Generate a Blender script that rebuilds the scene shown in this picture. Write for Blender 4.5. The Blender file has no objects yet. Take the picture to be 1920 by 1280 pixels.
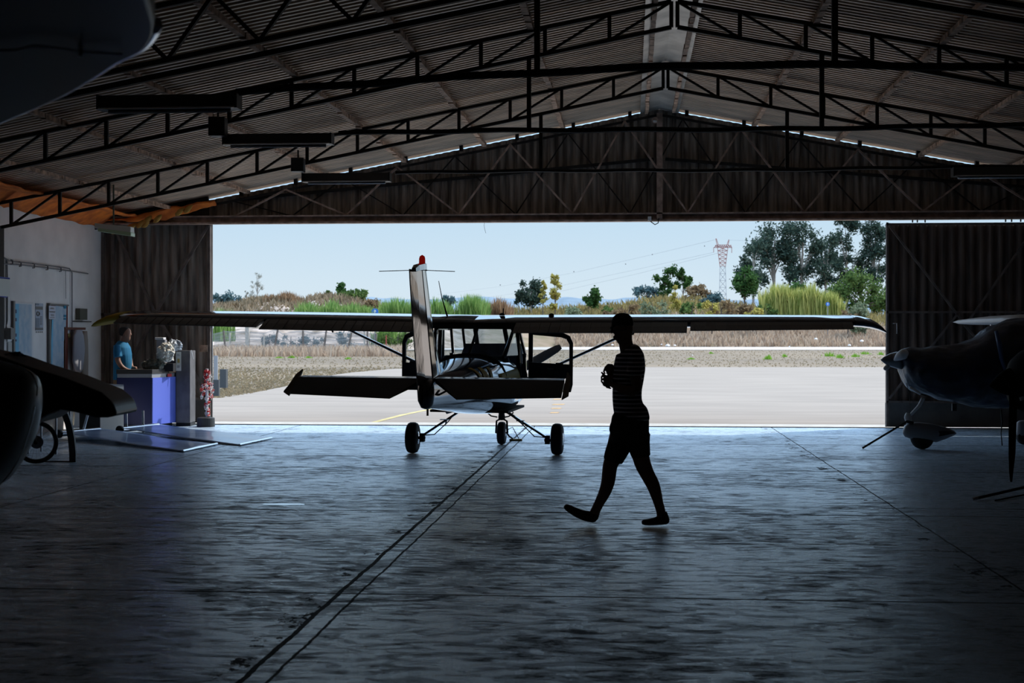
import bpy, math, random
from mathutils import Vector, Matrix, Euler, noise as mnoise
random.seed(7)
R = math.radians
SC = bpy.context.scene
COL = SC.collection
F, CX, HY, CH = 2700.0, 960.0, 629.0, 1.57      # lens in px, principal column, horizon row, eye height
TH = math.atan(221.0 / F); CS, SN = math.cos(TH), math.sin(TH)
Y0 = 24.9                                         # plane of the big doorway
def cw(lat, dep, z): return Vector((-SN*dep + CS*lat, CS*dep + SN*lat, z))
def D(px, py, dep): return cw((px-CX)/F*dep, dep, CH + (HY-py)/F*dep)
def DZ(px, z, dep): return cw((px-CX)/F*dep, dep, z)
def G(px, py, z=0.0): return DZ(px, z, (CH-z)*F/(py-HY))
def onY(px, py, Y):
    u = (px-CX)/F; return D(px, py, Y/(CS+SN*u))
def onX(px, py, X):
    u = (px-CX)/F; return D(px, py, X/(-SN+CS*u))

def lerp_t(tb, x):
    if x <= tb[0][0]: return tb[0][1]
    for (a, c), (d, e) in zip(tb, tb[1:]):
        if x <= d: return c+(e-c)*(x-a)/(d-a)
    return tb[-1][1]
# ------------------------------------------------------------------ materials
MATS = {}
def mat(name, col, rough=.6, metal=0.0, var=0.0, scale=6.0, bump=0.0, coat=0.0, spec=.5, ior=1.5, stretch=(1,1,1), col2=None):
    if name in MATS: return MATS[name]
    m = bpy.data.materials.new(name); m.use_nodes = True
    nt = m.node_tree; b = nt.nodes['Principled BSDF']; L = nt.links
    b.inputs['Base Color'].default_value = (*col, 1)
    b.inputs['Roughness'].default_value = rough
    b.inputs['Metallic'].default_value = metal
    b.inputs['IOR'].default_value = ior
    b.inputs['Specular IOR Level'].default_value = spec
    b.inputs['Coat Weight'].default_value = coat
    b.inputs['Coat Roughness'].default_value = .05
    if var or bump or col2:
        tc = nt.nodes.new('ShaderNodeTexCoord'); mp = nt.nodes.new('ShaderNodeMapping')
        mp.inputs['Scale'].default_value = stretch
        nz = nt.nodes.new('ShaderNodeTexNoise'); nz.inputs['Scale'].default_value = scale; nz.inputs['Detail'].default_value = 6
        L.new(tc.outputs['Object'], mp.inputs[0]); L.new(mp.outputs[0], nz.inputs['Vector'])
        if var or col2:
            cr = nt.nodes.new('ShaderNodeValToRGB')
            c2 = col2 if col2 else tuple(min(1, c*(1+var)) for c in col)
            c1 = col if col2 else tuple(c*(1-var) for c in col)
            cr.color_ramp.elements[0].position = .35; cr.color_ramp.elements[1].position = .65
            cr.color_ramp.elements[0].color = (*c1, 1); cr.color_ramp.elements[1].color = (*c2, 1)
            L.new(nz.outputs['Fac'], cr.inputs[0]); L.new(cr.outputs[0], b.inputs['Base Color'])
        if bump:
            bp = nt.nodes.new('ShaderNodeBump'); bp.inputs['Strength'].default_value = bump; bp.inputs['Distance'].default_value = .02
            L.new(nz.outputs['Fac'], bp.inputs['Height']); L.new(bp.outputs[0], b.inputs['Normal'])
    MATS[name] = m; return m
def leafmat(name, col, col2, sc=.35):
    if name in MATS: return MATS[name]
    m = bpy.data.materials.new(name); m.use_nodes = True
    nt = m.node_tree; L = nt.links; nt.nodes.remove(nt.nodes['Principled BSDF'])
    out = nt.nodes['Material Output']
    ge = nt.nodes.new('ShaderNodeNewGeometry')
    cr = nt.nodes.new('ShaderNodeValToRGB'); cr.color_ramp.elements[0].color = (*col, 1); cr.color_ramp.elements[1].color = (*col2, 1)
    L.new(ge.outputs['Random Per Island'], cr.inputs[0])
    d = nt.nodes.new('ShaderNodeBsdfDiffuse'); t = nt.nodes.new('ShaderNodeBsdfTranslucent'); mx = nt.nodes.new('ShaderNodeMixShader')
    mx.inputs[0].default_value = .35
    L.new(cr.outputs[0], d.inputs[0]); L.new(cr.outputs[0], t.inputs[0]); L.new(d.outputs[0], mx.inputs[1]); L.new(t.outputs[0], mx.inputs[2]); L.new(mx.outputs[0], out.inputs[0])
    MATS[name] = m; return m
def glassmat(name, tint, refl=.12):
    m = bpy.data.materials.new(name); m.use_nodes = True
    nt = m.node_tree; L = nt.links; nt.nodes.remove(nt.nodes['Principled BSDF'])
    out = nt.nodes['Material Output']
    g = nt.nodes.new('ShaderNodeBsdfGlossy'); g.inputs['Roughness'].default_value = .03
    t = nt.nodes.new('ShaderNodeBsdfTransparent'); t.inputs[0].default_value = (*tint, 1)
    fr = nt.nodes.new('ShaderNodeFresnel'); fr.inputs['IOR'].default_value = 1.45
    mx = nt.nodes.new('ShaderNodeMixShader')
    L.new(fr.outputs[0], mx.inputs[0]); L.new(t.outputs[0], mx.inputs[1]); L.new(g.outputs[0], mx.inputs[2]); L.new(mx.outputs[0], out.inputs[0])
    MATS[name] = m; return m

# ------------------------------------------------------------------ mesh builder
class MB:
    def __init__(s): s.v = []; s.f = []; s.mi = []
    def add(s, vs, fs, mi=0):
        o = len(s.v); s.v += [tuple(v) for v in vs]; s.f += [tuple(i+o for i in f) for f in fs]; s.mi += [mi]*len(fs); return s
    def hexa(s, p, mi=0):   # 8 points: bottom 4 ccw, top 4
        return s.add(p, [(3,2,1,0),(4,5,6,7),(0,1,5,4),(1,2,6,5),(2,3,7,6),(3,0,4,7)], mi)
    def box(s, x0, x1, y0, y1, z0, z1, mi=0, M=None):
        p = [Vector(q) for q in ((x0,y0,z0),(x1,y0,z0),(x1,y1,z0),(x0,y1,z0),(x0,y0,z1),(x1,y0,z1),(x1,y1,z1),(x0,y1,z1))]
        if M: p = [M @ q for q in p]
        return s.hexa(p, mi)
    def bar(s, a, b, w, h=None, mi=0, up=None):
        a, b = Vector(a), Vector(b); h = h or w; d = (b-a).normalized()
        up = Vector(up) if up else (Vector((0,0,1)) if abs(d.z) < .95 else Vector((0,1,0)))
        x = d.cross(up).normalized()*w/2; z = x.cross(d).normalized()*h/2
        return s.hexa([a-x-z, a+x-z, b+x-z, b-x-z, a-x+z, a+x+z, b+x+z, b-x+z], mi)
    def tube(s, pts, r, n=8, mi=0, cap=True):
        pts = [Vector(p) for p in pts]; rs = r if isinstance(r, (list, tuple)) else [r]*len(pts); vs = []
        px = None
        for i, p in enumerate(pts):
            d = (pts[min(i+1, len(pts)-1)] - pts[max(i-1, 0)]).normalized()
            if px is None: px = d.orthogonal().normalized()
            x = (px - d*px.dot(d)).normalized(); px = x; y = d.cross(x)
            vs += [p + (x*math.cos(2*math.pi*k/n) + y*math.sin(2*math.pi*k/n))*rs[i] for k in range(n)]
        fs = [(i*n+k, i*n+(k+1)%n, (i+1)*n+(k+1)%n, (i+1)*n+k) for i in range(len(pts)-1) for k in range(n)]
        if cap: fs += [tuple(range(n-1, -1, -1)), tuple(range((len(pts)-1)*n, len(pts)*n))]
        return s.add(vs, fs, mi)
    def rings(s, rr, mi=0, cap=True, skip=None):
        n = len(rr[0]); vs = [p for r in rr for p in r]; fs = []
        for i in range(len(rr)-1):
            for k in range(n):
                q = (i*n+k, i*n+(k+1)%n, (i+1)*n+(k+1)%n, (i+1)*n+k)
                if skip and skip(sum((Vector(vs[j]) for j in q), Vector())/4): continue
                fs.append(q)
        if cap: fs += [tuple(range(n-1, -1, -1)), tuple(range((len(rr)-1)*n, len(rr)*n))]
        return s.add(vs, fs, mi)
    def prism(s, poly, off, mi=0):
        off = Vector(off); n = len(poly); p = [Vector(q) for q in poly]
        return s.add(p + [q+off for q in p], [tuple(range(n-1,-1,-1)), tuple(range(n, 2*n))] + [(k, (k+1)%n, n+(k+1)%n, n+k) for k in range(n)], mi)
    def lathe(s, a, b, prof, n=24, mi=0):     # prof: (t along a->b in metres, radius)
        a, b = Vector(a), Vector(b); d = (b-a).normalized(); x = d.orthogonal().normalized(); y = d.cross(x)
        return s.rings([[a + d*t + (x*math.cos(2*math.pi*k/n)+y*math.sin(2*math.pi*k/n))*max(r, 1e-4) for k in range(n)] for t, r in prof], mi)
    def quad(s, a, b, c, d, mi=0): return s.add([a,b,c,d], [(0,1,2,3)], mi)
    def build(s, name, m, parent=None, smooth=False, mw=None, **tags):
        me = bpy.data.meshes.new(name); me.from_pydata(s.v, [], s.f)
        for x in (m if isinstance(m, (list, tuple)) else [m]): me.materials.append(x)
        if any(s.mi): me.polygons.foreach_set('material_index', s.mi)
        if smooth: me.polygons.foreach_set('use_smooth', [True]*len(me.polygons))
        me.update()
        o = bpy.data.objects.new(name, me); COL.objects.link(o)
        if parent: o.parent = parent
        for k, v in tags.items(): o[k] = v
        return o
def mod(o, kind, **kw):
    m = o.modifiers.new(kind.lower(), kind)
    for k, v in kw.items(): setattr(m, k, v)
    return o
def bevel(o, w=.01, seg=2): return mod(o, 'BEVEL', width=w, segments=seg, limit_method='ANGLE')
def empty(name, loc=(0,0,0), rz=0, label=None, category=None, group=None):
    o = bpy.data.objects.new(name, None); COL.objects.link(o); o.location = loc; o.rotation_euler = (0,0,rz)
    o.empty_display_size = .1
    if label: o['label'] = label
    if category: o['category'] = category
    if group: o['group'] = group
    return o
def T(label, category, group=None):
    d = dict(label=label, category=category)
    if group: d['group'] = group
    return d
STR = dict(kind='structure')

# shared materials
iron   = mat('dark_iron', (.018,.014,.012), .75, .3, var=.4, scale=12)
rust   = mat('rusty_wrap', (.42,.27,.19), .8, var=.5, scale=9, bump=.5)
sheet  = mat('galvanised_sheet', (.65,.50,.38), .5, .15, var=.22, scale=1.3, stretch=(1,2.5,1))
sheetd = mat('weathered_sheet', (.24,.20,.17), .6, .1, var=.55, scale=3.5, stretch=(3,3,.35))
brown  = mat('brown_steel', (.36,.25,.20), .7, .1, var=.4, scale=8)
black  = mat('black_rubber', (.012,.012,.013), .75)
blackp = mat('black_plastic', (.02,.02,.022), .45)
chrome = mat('bright_metal', (.7,.72,.75), .25, 1)
steel  = mat('grey_steel', (.25,.26,.28), .4, .8)
paint  = mat('navy_gloss', (.030,.036,.055), .12, .35, coat=.8, ior=1.7, bump=.06, scale=2.2)
silver = mat('mirror_polish', (.42,.355,.31), .10, .85, bump=.12, scale=5.0, stretch=(1,1,.5))
dkin   = mat('dark_lining', (.02,.02,.022), .8)
yellow = mat('ochre_paint', (.62,.42,.05), .6, spec=.15)
white  = mat('white_plastic', (.75,.76,.78), .5)
skin   = mat('skin', (.30,.16,.11), .55)

# ------------------------------------------------------------------ hangar shell
RX = .51                                       # ridge line
def roofz(x): return 5.50 - .190*abs(x-RX)
XL, XR = -9.48, 10.55
YB = -6.0
def floor_material():
    m = bpy.data.materials.new('painted_concrete'); m.use_nodes = True
    nt = m.node_tree; L = nt.links; b = nt.nodes['Principled BSDF']; N = nt.nodes.new
    tc = N('ShaderNodeTexCoord')
    def nz(sc, stretch, det=8, rough=.6, dist=0.0):
        mp = N('ShaderNodeMapping'); mp.inputs['Scale'].default_value = stretch
        L.new(tc.outputs['Object'], mp.inputs[0]); n = N('ShaderNodeTexNoise')
        n.inputs['Scale'].default_value = sc; n.inputs['Detail'].default_value = det; n.inputs['Roughness'].default_value = rough; n.inputs['Distortion'].default_value = dist
        L.new(mp.outputs[0], n.inputs['Vector']); return n.outputs['Fac']
    def ramp(v, p0, p1, c0, c1):
        r = N('ShaderNodeValToRGB'); r.color_ramp.elements[0].position = p0; r.color_ramp.elements[1].position = p1
        r.color_ramp.elements[0].color = (*c0, 1); r.color_ramp.elements[1].color = (*c1, 1); L.new(v, r.inputs[0]); return r.outputs[0]
    def mth(op, a, c=None):
        x = N('ShaderNodeMath'); x.operation = op
        for i, q in enumerate((a, c)):
            if q is None: continue
            if isinstance(q, (int, float)): x.inputs[i].default_value = q
            else: L.new(q, x.inputs[i])
        return x.outputs[0]
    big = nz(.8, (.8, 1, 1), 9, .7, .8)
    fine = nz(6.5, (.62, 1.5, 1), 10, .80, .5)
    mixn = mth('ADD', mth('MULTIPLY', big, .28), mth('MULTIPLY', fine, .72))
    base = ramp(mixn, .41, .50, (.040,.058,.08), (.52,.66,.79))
    sep = N('ShaderNodeSeparateXYZ'); L.new(tc.outputs['Object'], sep.inputs[0])
    wob = mth('MULTIPLY', mth('SUBTRACT', nz(2.2, (1,1,1), 7, .7), .5), .05)
    X = mth('ADD', sep.outputs[0], wob); Y = mth('ADD', sep.outputs[1], wob)
    dmin = None
    for ax, v, w in ((X,-5.75,.010),(X,-1.765,.016),(X,-1.64,.009),(X,2.41,.009),(X,6.52,.009),(Y,4.55,.012),(Y,8.66,.016),(Y,12.78,.019),(Y,13.35,.015),(Y,16.9,.022),(Y,18.55,.02),(Y,21.0,.03)):
        d = mth('SUBTRACT', mth('ABSOLUTE', mth('SUBTRACT', ax, v)), w)
        dmin = d if dmin is None else mth('MINIMUM', dmin, d)
    # worn edges beside the right-hand and middle joints
    gate = mth('GREATER_THAN', nz(3.1, (1.5,1,1), 8, .75), .57)
    for v, w in ((2.30,.085),(-1.85,.09)):
        d = mth('ADD', mth('SUBTRACT', mth('ABSOLUTE', mth('SUBTRACT', X, v)), w), mth('MULTIPLY', mth('SUBTRACT', 1.0, gate), 1.0))
        dmin = mth('MINIMUM', dmin, d)
    line = mth('LESS_THAN', dmin, 0.0)
    # dark oily patches
    spots = mth('GREATER_THAN', nz(1.7, (1.0,2.2,1), 8, .7, .5), .665)
    dark = mth('MAXIMUM', line, mth('MULTIPLY', spots, .75))
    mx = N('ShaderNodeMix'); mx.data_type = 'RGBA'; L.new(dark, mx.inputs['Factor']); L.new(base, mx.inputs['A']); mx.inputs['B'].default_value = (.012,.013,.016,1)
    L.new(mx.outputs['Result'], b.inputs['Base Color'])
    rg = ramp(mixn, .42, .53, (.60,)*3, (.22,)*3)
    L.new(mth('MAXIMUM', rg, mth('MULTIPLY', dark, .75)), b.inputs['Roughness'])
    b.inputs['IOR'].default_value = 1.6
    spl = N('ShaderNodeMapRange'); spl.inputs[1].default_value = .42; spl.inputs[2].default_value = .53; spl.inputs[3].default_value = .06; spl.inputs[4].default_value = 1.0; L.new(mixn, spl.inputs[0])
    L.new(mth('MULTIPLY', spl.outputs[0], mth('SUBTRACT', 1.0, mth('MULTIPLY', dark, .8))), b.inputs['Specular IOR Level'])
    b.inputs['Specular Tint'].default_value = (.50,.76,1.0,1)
    bp = N('ShaderNodeBump'); bp.inputs['Strength'].default_value = .5; bp.inputs['Distance'].default_value = .012
    h = mth('SUBTRACT', mixn, mth('MULTIPLY', line, .6)); L.new(h, bp.inputs['Height']); L.new(bp.outputs[0], b.inputs['Normal'])
    return m
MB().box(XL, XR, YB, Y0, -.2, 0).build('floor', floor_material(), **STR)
MB().box(XL-3, XR+5, Y0, Y0+1.0, -.2, -.004).build('trim_1', mat('pale_concrete', (.52,.49,.43), .9, var=.12, scale=4, bump=.2), label='pale concrete doorway threshold', **STR)
MB().box(XL-3, XR+5, Y0-.012, Y0+.03, -.05, .012).build('trim_2', iron, label='steel door rail set in the floor', **STR)

def corrugated(x0, x1, z0f, z1f, y, pitch=.145, amp=.022, name='sheet', m=None, parent=None, solid=.004, **tg):
    """vertical ribs: profile along x, from z0f(x) to z1f(x)"""
    b = MB(); n = max(2, int((x1-x0)/pitch*6)); vs = []
    prof = (-1,-1,-.4,1,1,-.4)
    for i in range(n+1):
        x = x0+(x1-x0)*i/n; yy = y + amp*prof[i % 6]
        vs += [(x, yy, z0f(x)), (x, yy, z1f(x))]
    b.add(vs, [(2*i, 2*i+2, 2*i+3, 2*i+1) for i in range(n)])
    o = b.build(name, m or sheetd, parent, **tg); mod(o, 'SOLIDIFY', thickness=solid); return o
# roof: trapezoid ribs running down the slope
def roof_half(x0, x1, name, parent):
    vs = []; b = MB(); pitch = .13; n = int((25.35-YB)/pitch*4); prof = (0,0,1,1)
    for i in range(n+1):
        y = YB + (i//4)*pitch + (0,.34,.50,.84)[i % 4]*pitch; z = .048*prof[i % 4]
        vs += [(x0, y, roofz(x0)+z+.05), (x1, y, roofz(x1)+z+.05)]
    b.add(vs, [(2*i, 2*i+2, 2*i+3, 2*i+1) for i in range(n)])
    o = b.build(name, sheet, parent); mod(o, 'SOLIDIFY', thickness=.006); return o
ceil = empty('ceiling'); ceil['kind'] = 'structure'
roof_half(RX-.02, XR+.1, 'roof_sheet', ceil); roof_half(XL-.1, RX+.02, 'roof_sheet', ceil)
b = MB(); ys = [YB+i*.9 for i in range(35)] + [25.3]
for a, c in zip(ys, ys[1:]):
    for s in (-1, 1):
        z = roofz(RX+.3*s)
        b.hexa([(RX, a, roofz(RX)+.0), (RX+.33*s, a, z-.02), (RX+.33*s, c+.02, z-.035), (RX, c+.02, roofz(RX)-.015),
                (RX, a, roofz(RX)+.02), (RX+.33*s, a, z), (RX+.33*s, c+.02, z-.015), (RX, c+.02, roofz(RX)+.005)])
b.build('ridge_cap', mat('ridge_metal', (.55,.52,.48), .4, .5, var=.25, scale=3), ceil, label='smooth grey ridge lining')
# outer roof skin over the sheets keeps daylight out
b = MB(); b.hexa([(XL-.3,YB,roofz(XL-.3)+.12),(RX,YB,roofz(RX)+.12),(RX,25.35,roofz(RX)+.12),(XL-.3,25.35,roofz(XL-.3)+.12),(XL-.3,YB,roofz(XL-.3)+.2),(RX,YB,roofz(RX)+.2),(RX,25.35,roofz(RX)+.2),(XL-.3,25.35,roofz(XL-.3)+.2)])
b.hexa([(RX,YB,roofz(RX)+.12),(XR+.3,YB,roofz(XR+.3)+.12),(XR+.3,25.35,roofz(XR+.3)+.12),(RX,25.35,roofz(RX)+.12),(RX,YB,roofz(RX)+.2),(XR+.3,YB,roofz(XR+.3)+.2),(XR+.3,25.35,roofz(XR+.3)+.2),(RX,25.35,roofz(RX)+.2)])
b.build('roof_skin', iron, ceil)
plaster = mat('white_plaster', (.84,.82,.81), .85, var=.06, scale=2)
MB().box(XL-.2, XL, YB, Y0+.5, 0, 4.2).build('wall_left', plaster, **STR)
MB().box(XR, XR+.2, YB, Y0+.1, 0, 4.2).build('wall_right', mat('grimy_wall', (.30,.27,.24), .9, var=.3), **STR)
MB().box(XL-.2, XR+.2, YB-.2, YB, 0, 6.0).build('wall_back', mat('grimy_wall2', (.35,.31,.28), .9, var=.3), **STR)
# front gable above the doorway
HZ = 3.56
wf = empty('wall_front'); wf['kind'] = 'structure'
corrugated(-7.45, XR, lambda x: HZ+.02, lambda x: roofz(x)-.012 if x < 6.3 else roofz(x)+.07, Y0+.18, parent=wf, name='gable_sheet')
MB().box(XL, -7.45, Y0+.1, Y0+.16, HZ+.02, 4.1).build('gable_panel', mat('dark_board', (.05,.04,.035), .8, var=.3, scale=5), wf)
MB().box(XL-.3, -7.40, Y0+.1, Y0+.5, 3.61, 3.64).build('sun_gap_plate', iron, wf)  # added plate, closes the gap against a sun streak on the wall
b = MB(); b.box(XL, XR, Y0-.02, Y0+.16, HZ-.02, HZ+.01); b.box(XL, XR, Y0+.06, Y0+.08, HZ, HZ+.11); b.box(XL, XR, Y0-.02, Y0+.16, HZ+.10, HZ+.125)
b.build('header_beam', brown, wf, label='brown steel header beam over the doorway')
k = 0; x = -6.93
while x < 9.5:
    for dx in (.9, -1.08):
        xt = x + (.9 if dx > 0 else -1.08)
        if xt < -7.4 or xt > 9.8: continue
        MB().bar((x, Y0+.02, HZ+.12), (xt, Y0+.02, roofz(xt)-.12), .045, .03).build('gable_brace', brown, wf)
    xo = x+.99
    for dx in (.91, -1.07):
        xt = xo+dx
        if xt < -7.4 or xt > 9.8: continue
        MB().bar((xo, Y0+.11, HZ+.12), (xt, Y0+.11, roofz(xt)-.12), .03, .02).build('gable_brace', iron, wf)
    x += 1.98
MB().box(RX-.05, RX+.05, Y0-.02, Y0+.05, HZ, roofz(RX)-.1).build('gable_post', brown, wf)
b = MB(); b.bar((XL, Y0+.02, roofz(XL)-.13), (RX, Y0+.02, roofz(RX)-.13), .04); b.bar((XR, Y0+.02, roofz(XR)-.13), (RX, Y0+.02, roofz(RX)-.13), .04)
for s in (-1,1): b.bar((RX+s*7.4, Y0+.12, HZ+.12+.30), (RX+.1*s, Y0+.12, 4.62), .05)
b.build('gable_chord', iron, wf)
bracks = MB()
for i in range(-8, 7):
    xx = i*.98; bracks.box(xx-.03, xx+.03, Y0+.1, Y0+.2, roofz(xx)-.05, roofz(xx)+.06)
bracks.build('gable_bracket', iron, wf)

# purlins: rust-brown wrapped battens along the hangar
bays = [-8.1,-6.7,-5.3,-3.92,-2.52,-1.15,RX-.22,RX+.24,2.11,3.52,4.91,6.28,7.67,9.05]
names_p = ['leftmost, above the white wall','second from the left wall','third from the left wall','fourth from the left wall','fifth from the left wall','last one left of the ridge','left edge of the grey ridge lining','right edge of the grey ridge lining','first right of the ridge','second right of the ridge','third right of the ridge','fourth right of the ridge','fifth right of the ridge','rightmost, over the covered airplane']
for x, nm in zip(bays, names_p):
    b = MB(); r = random.Random(int(x*100)); w = .028 if abs(x-RX) < .3 else .036
    y = YB+.1
    while y < Y0:
        l = r.uniform(.22,.5); j = r.uniform(-.006,.006); hh = r.uniform(.045,.07)
        z = roofz(x)-.012
        b.box(x-w+j, x+w+j, y, min(y+l, Y0), z-hh, z); y += l+.012
    b.build('roof_purlin', rust, **T('rusty wrapped roof batten running toward the doorway, '+nm, 'roof batten', 'roof battens'))

# trusses
def truss(Y, label, col, warren=False):
    t = empty('roof_truss', (RX, Y, 3.6), 0, label, 'roof truss', 'roof trusses')
    Mi = Matrix.Translation(-Vector((RX, Y, 3.6)))
    def ad(name, fn, m=col):
        b = MB(); fn(b); b.v = [tuple(Mi @ Vector(v)) for v in b.v]; return b.build(name, m, t)
    dep = .50 if warren else None
    zt = lambda x: roofz(x)-.085
    zb = lambda x: (zt(x)-.5) if warren else 5.12-.197*abs(x-RX)
    for s in (-1, 1):
        xe = XL if s < 0 else XR; xi = RX+s*.035
        ad('top_chord', lambda b: b.bar((xi,Y,zt(xi)), (xe,Y,zt(xe)), .05, .045))
        ad('bottom_chord', lambda b: b.bar((xi,Y,zb(xi)), (xe,Y,zb(xe)), .05, .045))
        if warren:
            ad('conduit', lambda b: b.bar((xi,Y+.1,zb(xi)-.1), (xe,Y+.1,zb(xe)-.1), .04, .05))
            x = xi+s*.4
            while abs(x-RX) < 9.6:
                a = x+s*.42; c2 = x-s*.42
                ad('web_brace', lambda b: b.bar((x,Y,zb(x)), (a,Y,zt(a)), .045, .035)); ad('web_brace', lambda b: b.bar((x,Y,zb(x)), (c2,Y,zt(c2)), .045, .035))
                x += s*.84
        else:
            ad('web_post', lambda b: b.bar((xi,Y,zb(xi)), (xi,Y,zt(xi)), .045, .045)); px = xi
            for k in range(1, 14):
                x = RX+s*.745*k
                if abs(x-RX) > abs(xe-RX)-.1: break
                ad('web_post', lambda b: b.bar((x,Y,zb(x)), (x,Y,zt(x)), .045, .04))
                ad('web_brace', lambda b: b.bar((x,Y,zb(x)), (px,Y,zt(px)), .035, .03))
                px = x
        ad('column', lambda b: b.box(xe-s*.1-.06, xe-s*.1+.06, Y-.08, Y+.08, 0, zb(xe)+.05))
    return t
truss(20.75, 'dark lattice roof truss nearest the doorway', iron)
truss(16.65, 'dark lattice roof truss with paired posts at the ridge, second from doorway', iron)
truss(12.6, 'black zigzag roof truss crossing the upper left corner, third from doorway', iron, True)
truss(4.2, 'black zigzag roof truss nearest the viewer, overhead', iron, True)

# hanging rails
def rail(Y, x0, x1, hx, label, z=3.94, r=.03, prof=None):
    t = empty('hanging_rail', (0, Y, z), 0, label, 'rail', 'horizontal rails hung under the trusses')
    b = MB(); n = 40
    b.tube([(x0+(x1-x0)*i/n, random.uniform(-.004,.004), .008*math.sin(i*1.3)+(lerp_t(prof, x0+(x1-x0)*i/n)-z if prof else .01*math.sin(i*.3))) for i in range(n+1)], r, 6); b.build('rail_bar', iron, t)
    for h in hx:
        zt = 5.12-.197*abs(h-RX)-z
        MB().box(h-.025, h+.025, -.03, .03, (lerp_t(prof, h)-z if prof else 0), zt).build('hanger', iron, t)
rail(20.75, -3.4, 9.5, (-1.28, 2.23), 'thin dark horizontal rail under the truss nearest the doorway', r=.026)
rail(16.65, -3.4, 9.5, (-1.165, 2.18), 'dark horizontal rail under the second truss')
rail(12.6, -3.5, 9.5, (-.81, 1.76), 'thick dark bundled rail crossing under the ridge, nearest of the three', r=.034, prof=[(-3.5,3.74),(-2.4,3.80),(-1,3.87),(.6,3.92),(2,3.90),(4.4,3.81),(9.5,3.7)])

# fluorescent battens hanging from the rails
def lamp(x0, x1, Y, label, z=3.94):
    t = empty('strip_lamp', ((x0+x1)/2, Y, z), 0, label, 'lamp', 'fluorescent strip lamps on the rails')
    h = (x1-x0)/2
    b = MB(); b.prism([(-h,-.10,-.13),(-h,.10,-.13),(-h,.05,.0),(-h,-.05,.0)], (2*h,0,0)); bevel(b.build('lamp_housing', blackp, t), .004)
    MB().tube([(-h+.06,0,-.145),(h-.06,0,-.145)], .016, 10).build('lamp_tube', white, t, True, label='white glass tube, unlit')
    MB().box(-h, h, -.105, -.095, -.135, -.12).build('reflector_lip', chrome, t)
    MB().box(-h-.02, -h, -.09, .09, -.13, .0).build('end_cap', blackp, t); MB().box(h, h+.02, -.09, .09, -.13, .0).build('end_cap', blackp, t)
lamp(-4.75, -3.49, 20.75, 'unlit black strip lamp hung farthest back, just over the header')
lamp(-4.75, -3.49, 16.65, 'unlit black strip lamp in the middle of the row of three')
lamp(-4.73, -3.49, 12.6, 'unlit black strip lamp nearest the viewer, highest in the picture', 3.72)
lamp(4.55, 5.95, 20.75, 'unlit strip lamp on the right end of the rear rail')
def boxobj(px0, px1, py0, py1, dep, th, name, m, lab, cat, group=None, bev=.006):
    a = D(px0, py1, dep); c = D(px1, py0, dep); w = (px1-px0)/F*dep; h = c.z-a.z
    b = MB().box(0, w, 0, th, 0, h); o = b.build(name, m, **T(lab, cat, group)); o.location = a; o.rotation_euler = (0,0,TH); return bevel(o, bev)
def speaker(px0, px1, py0, py1, dep, lab):
    a = D(px0, py1, dep); w = (px1-px0)/F*dep; h = (py1-py0)/F*dep
    t = empty('speaker', a, TH, lab, 'loudspeaker', 'black boxes on the trusses')
    bevel(MB().box(0, w, 0, .2, 0, h).build('housing', blackp, t)); MB().box(.02, w-.02, -.012, 0, .02, h-.02).build('grille', dkin, t)
    MB().bar((w/2,.1,h), (w/2,.1,h+.12), .02).build('mount', iron, t)
speaker(390, 421, 218, 254, 16.7, 'small black box bracketed to the second truss')
speaker(545, 569, 295, 321, 20.7, 'small black box bracketed to the truss nearest the doorway')

# ------------------------------------------------------------------ sliding door leaves
def leaf(name, x0, x1, Y, lab, H=3.50, sm=None):
    t = empty(name, (x0, Y, 0)); t['kind'] = 'structure'; t['label'] = lab
    W = x1-x0
    corrugated(0, W, lambda x: .42, lambda x: H-.02, .08, pitch=.16, parent=t, name='leaf_sheet', m=sm)
    MB().box(0, W, .05, .1, .010, .42).build('kick_panel', mat('grey_kick_panel', (.11,.105,.10), .7, var=.25, scale=3), t)
    return t, W, H
def lattice(t, segs, w=.05, m=brown):
    for a, c in segs: MB().bar(a, c, w, .035, up=(0,1,0)).build('leaf_frame', m, t)
X1, X2 = -7.46, 4.36
t, W, H = leaf('door_1', XL, X1, Y0+.32, 'left sliding door leaf of dark weathered corrugated sheet', 3.60)
frm = mat('faded_frame', (.15,.12,.105), .7, .1, var=.3, scale=7)
xm = W*.5
lattice(t, [((.03,0,.03),(.03,0,H)), ((W-.04,0,.03),(W-.04,0,H)), ((.22,0,.03),(.22,0,H)), ((W*.665,0,.03),(W*.665,0,1.95)), ((0,0,H-.03),(W,0,H-.03)), ((0,0,1.95),(W,0,1.95)), ((0,0,.44),(W,0,.44)),
            ((.22,-.02,H-.05),(xm,-.02,1.98)), ((W-.04,-.02,H-.05),(xm,-.02,1.98)), ((xm,-.02,1.95),(.22,-.02,.5)), ((xm,-.02,1.95),(W-.04,-.02,.5))], .05, frm)
b = MB(); b.box(W-.02, W+.03, -.02, .06, 1.7, 1.74); b.tube([(W+.03,-.04,.7),(W+.03,-.04,1.7)], .012); b.build('door_bolt', chrome, t)
MB().box(W-.2, W-.06, -.05, -.01, 1.28, 1.40).build('lock_box', rust, t)
t, W, H = leaf('door_2', X2, XR, Y0+.12, 'right sliding door leaf of corrugated sheet darkened for shade, behind the covered airplane', 3.50, mat('shaded_brown_sheet', (.10,.07,.055), .65, var=.5, scale=3.5, stretch=(3,3,.35)))  # sheet colour darkened to carry the shade beside the covered airplane
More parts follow.
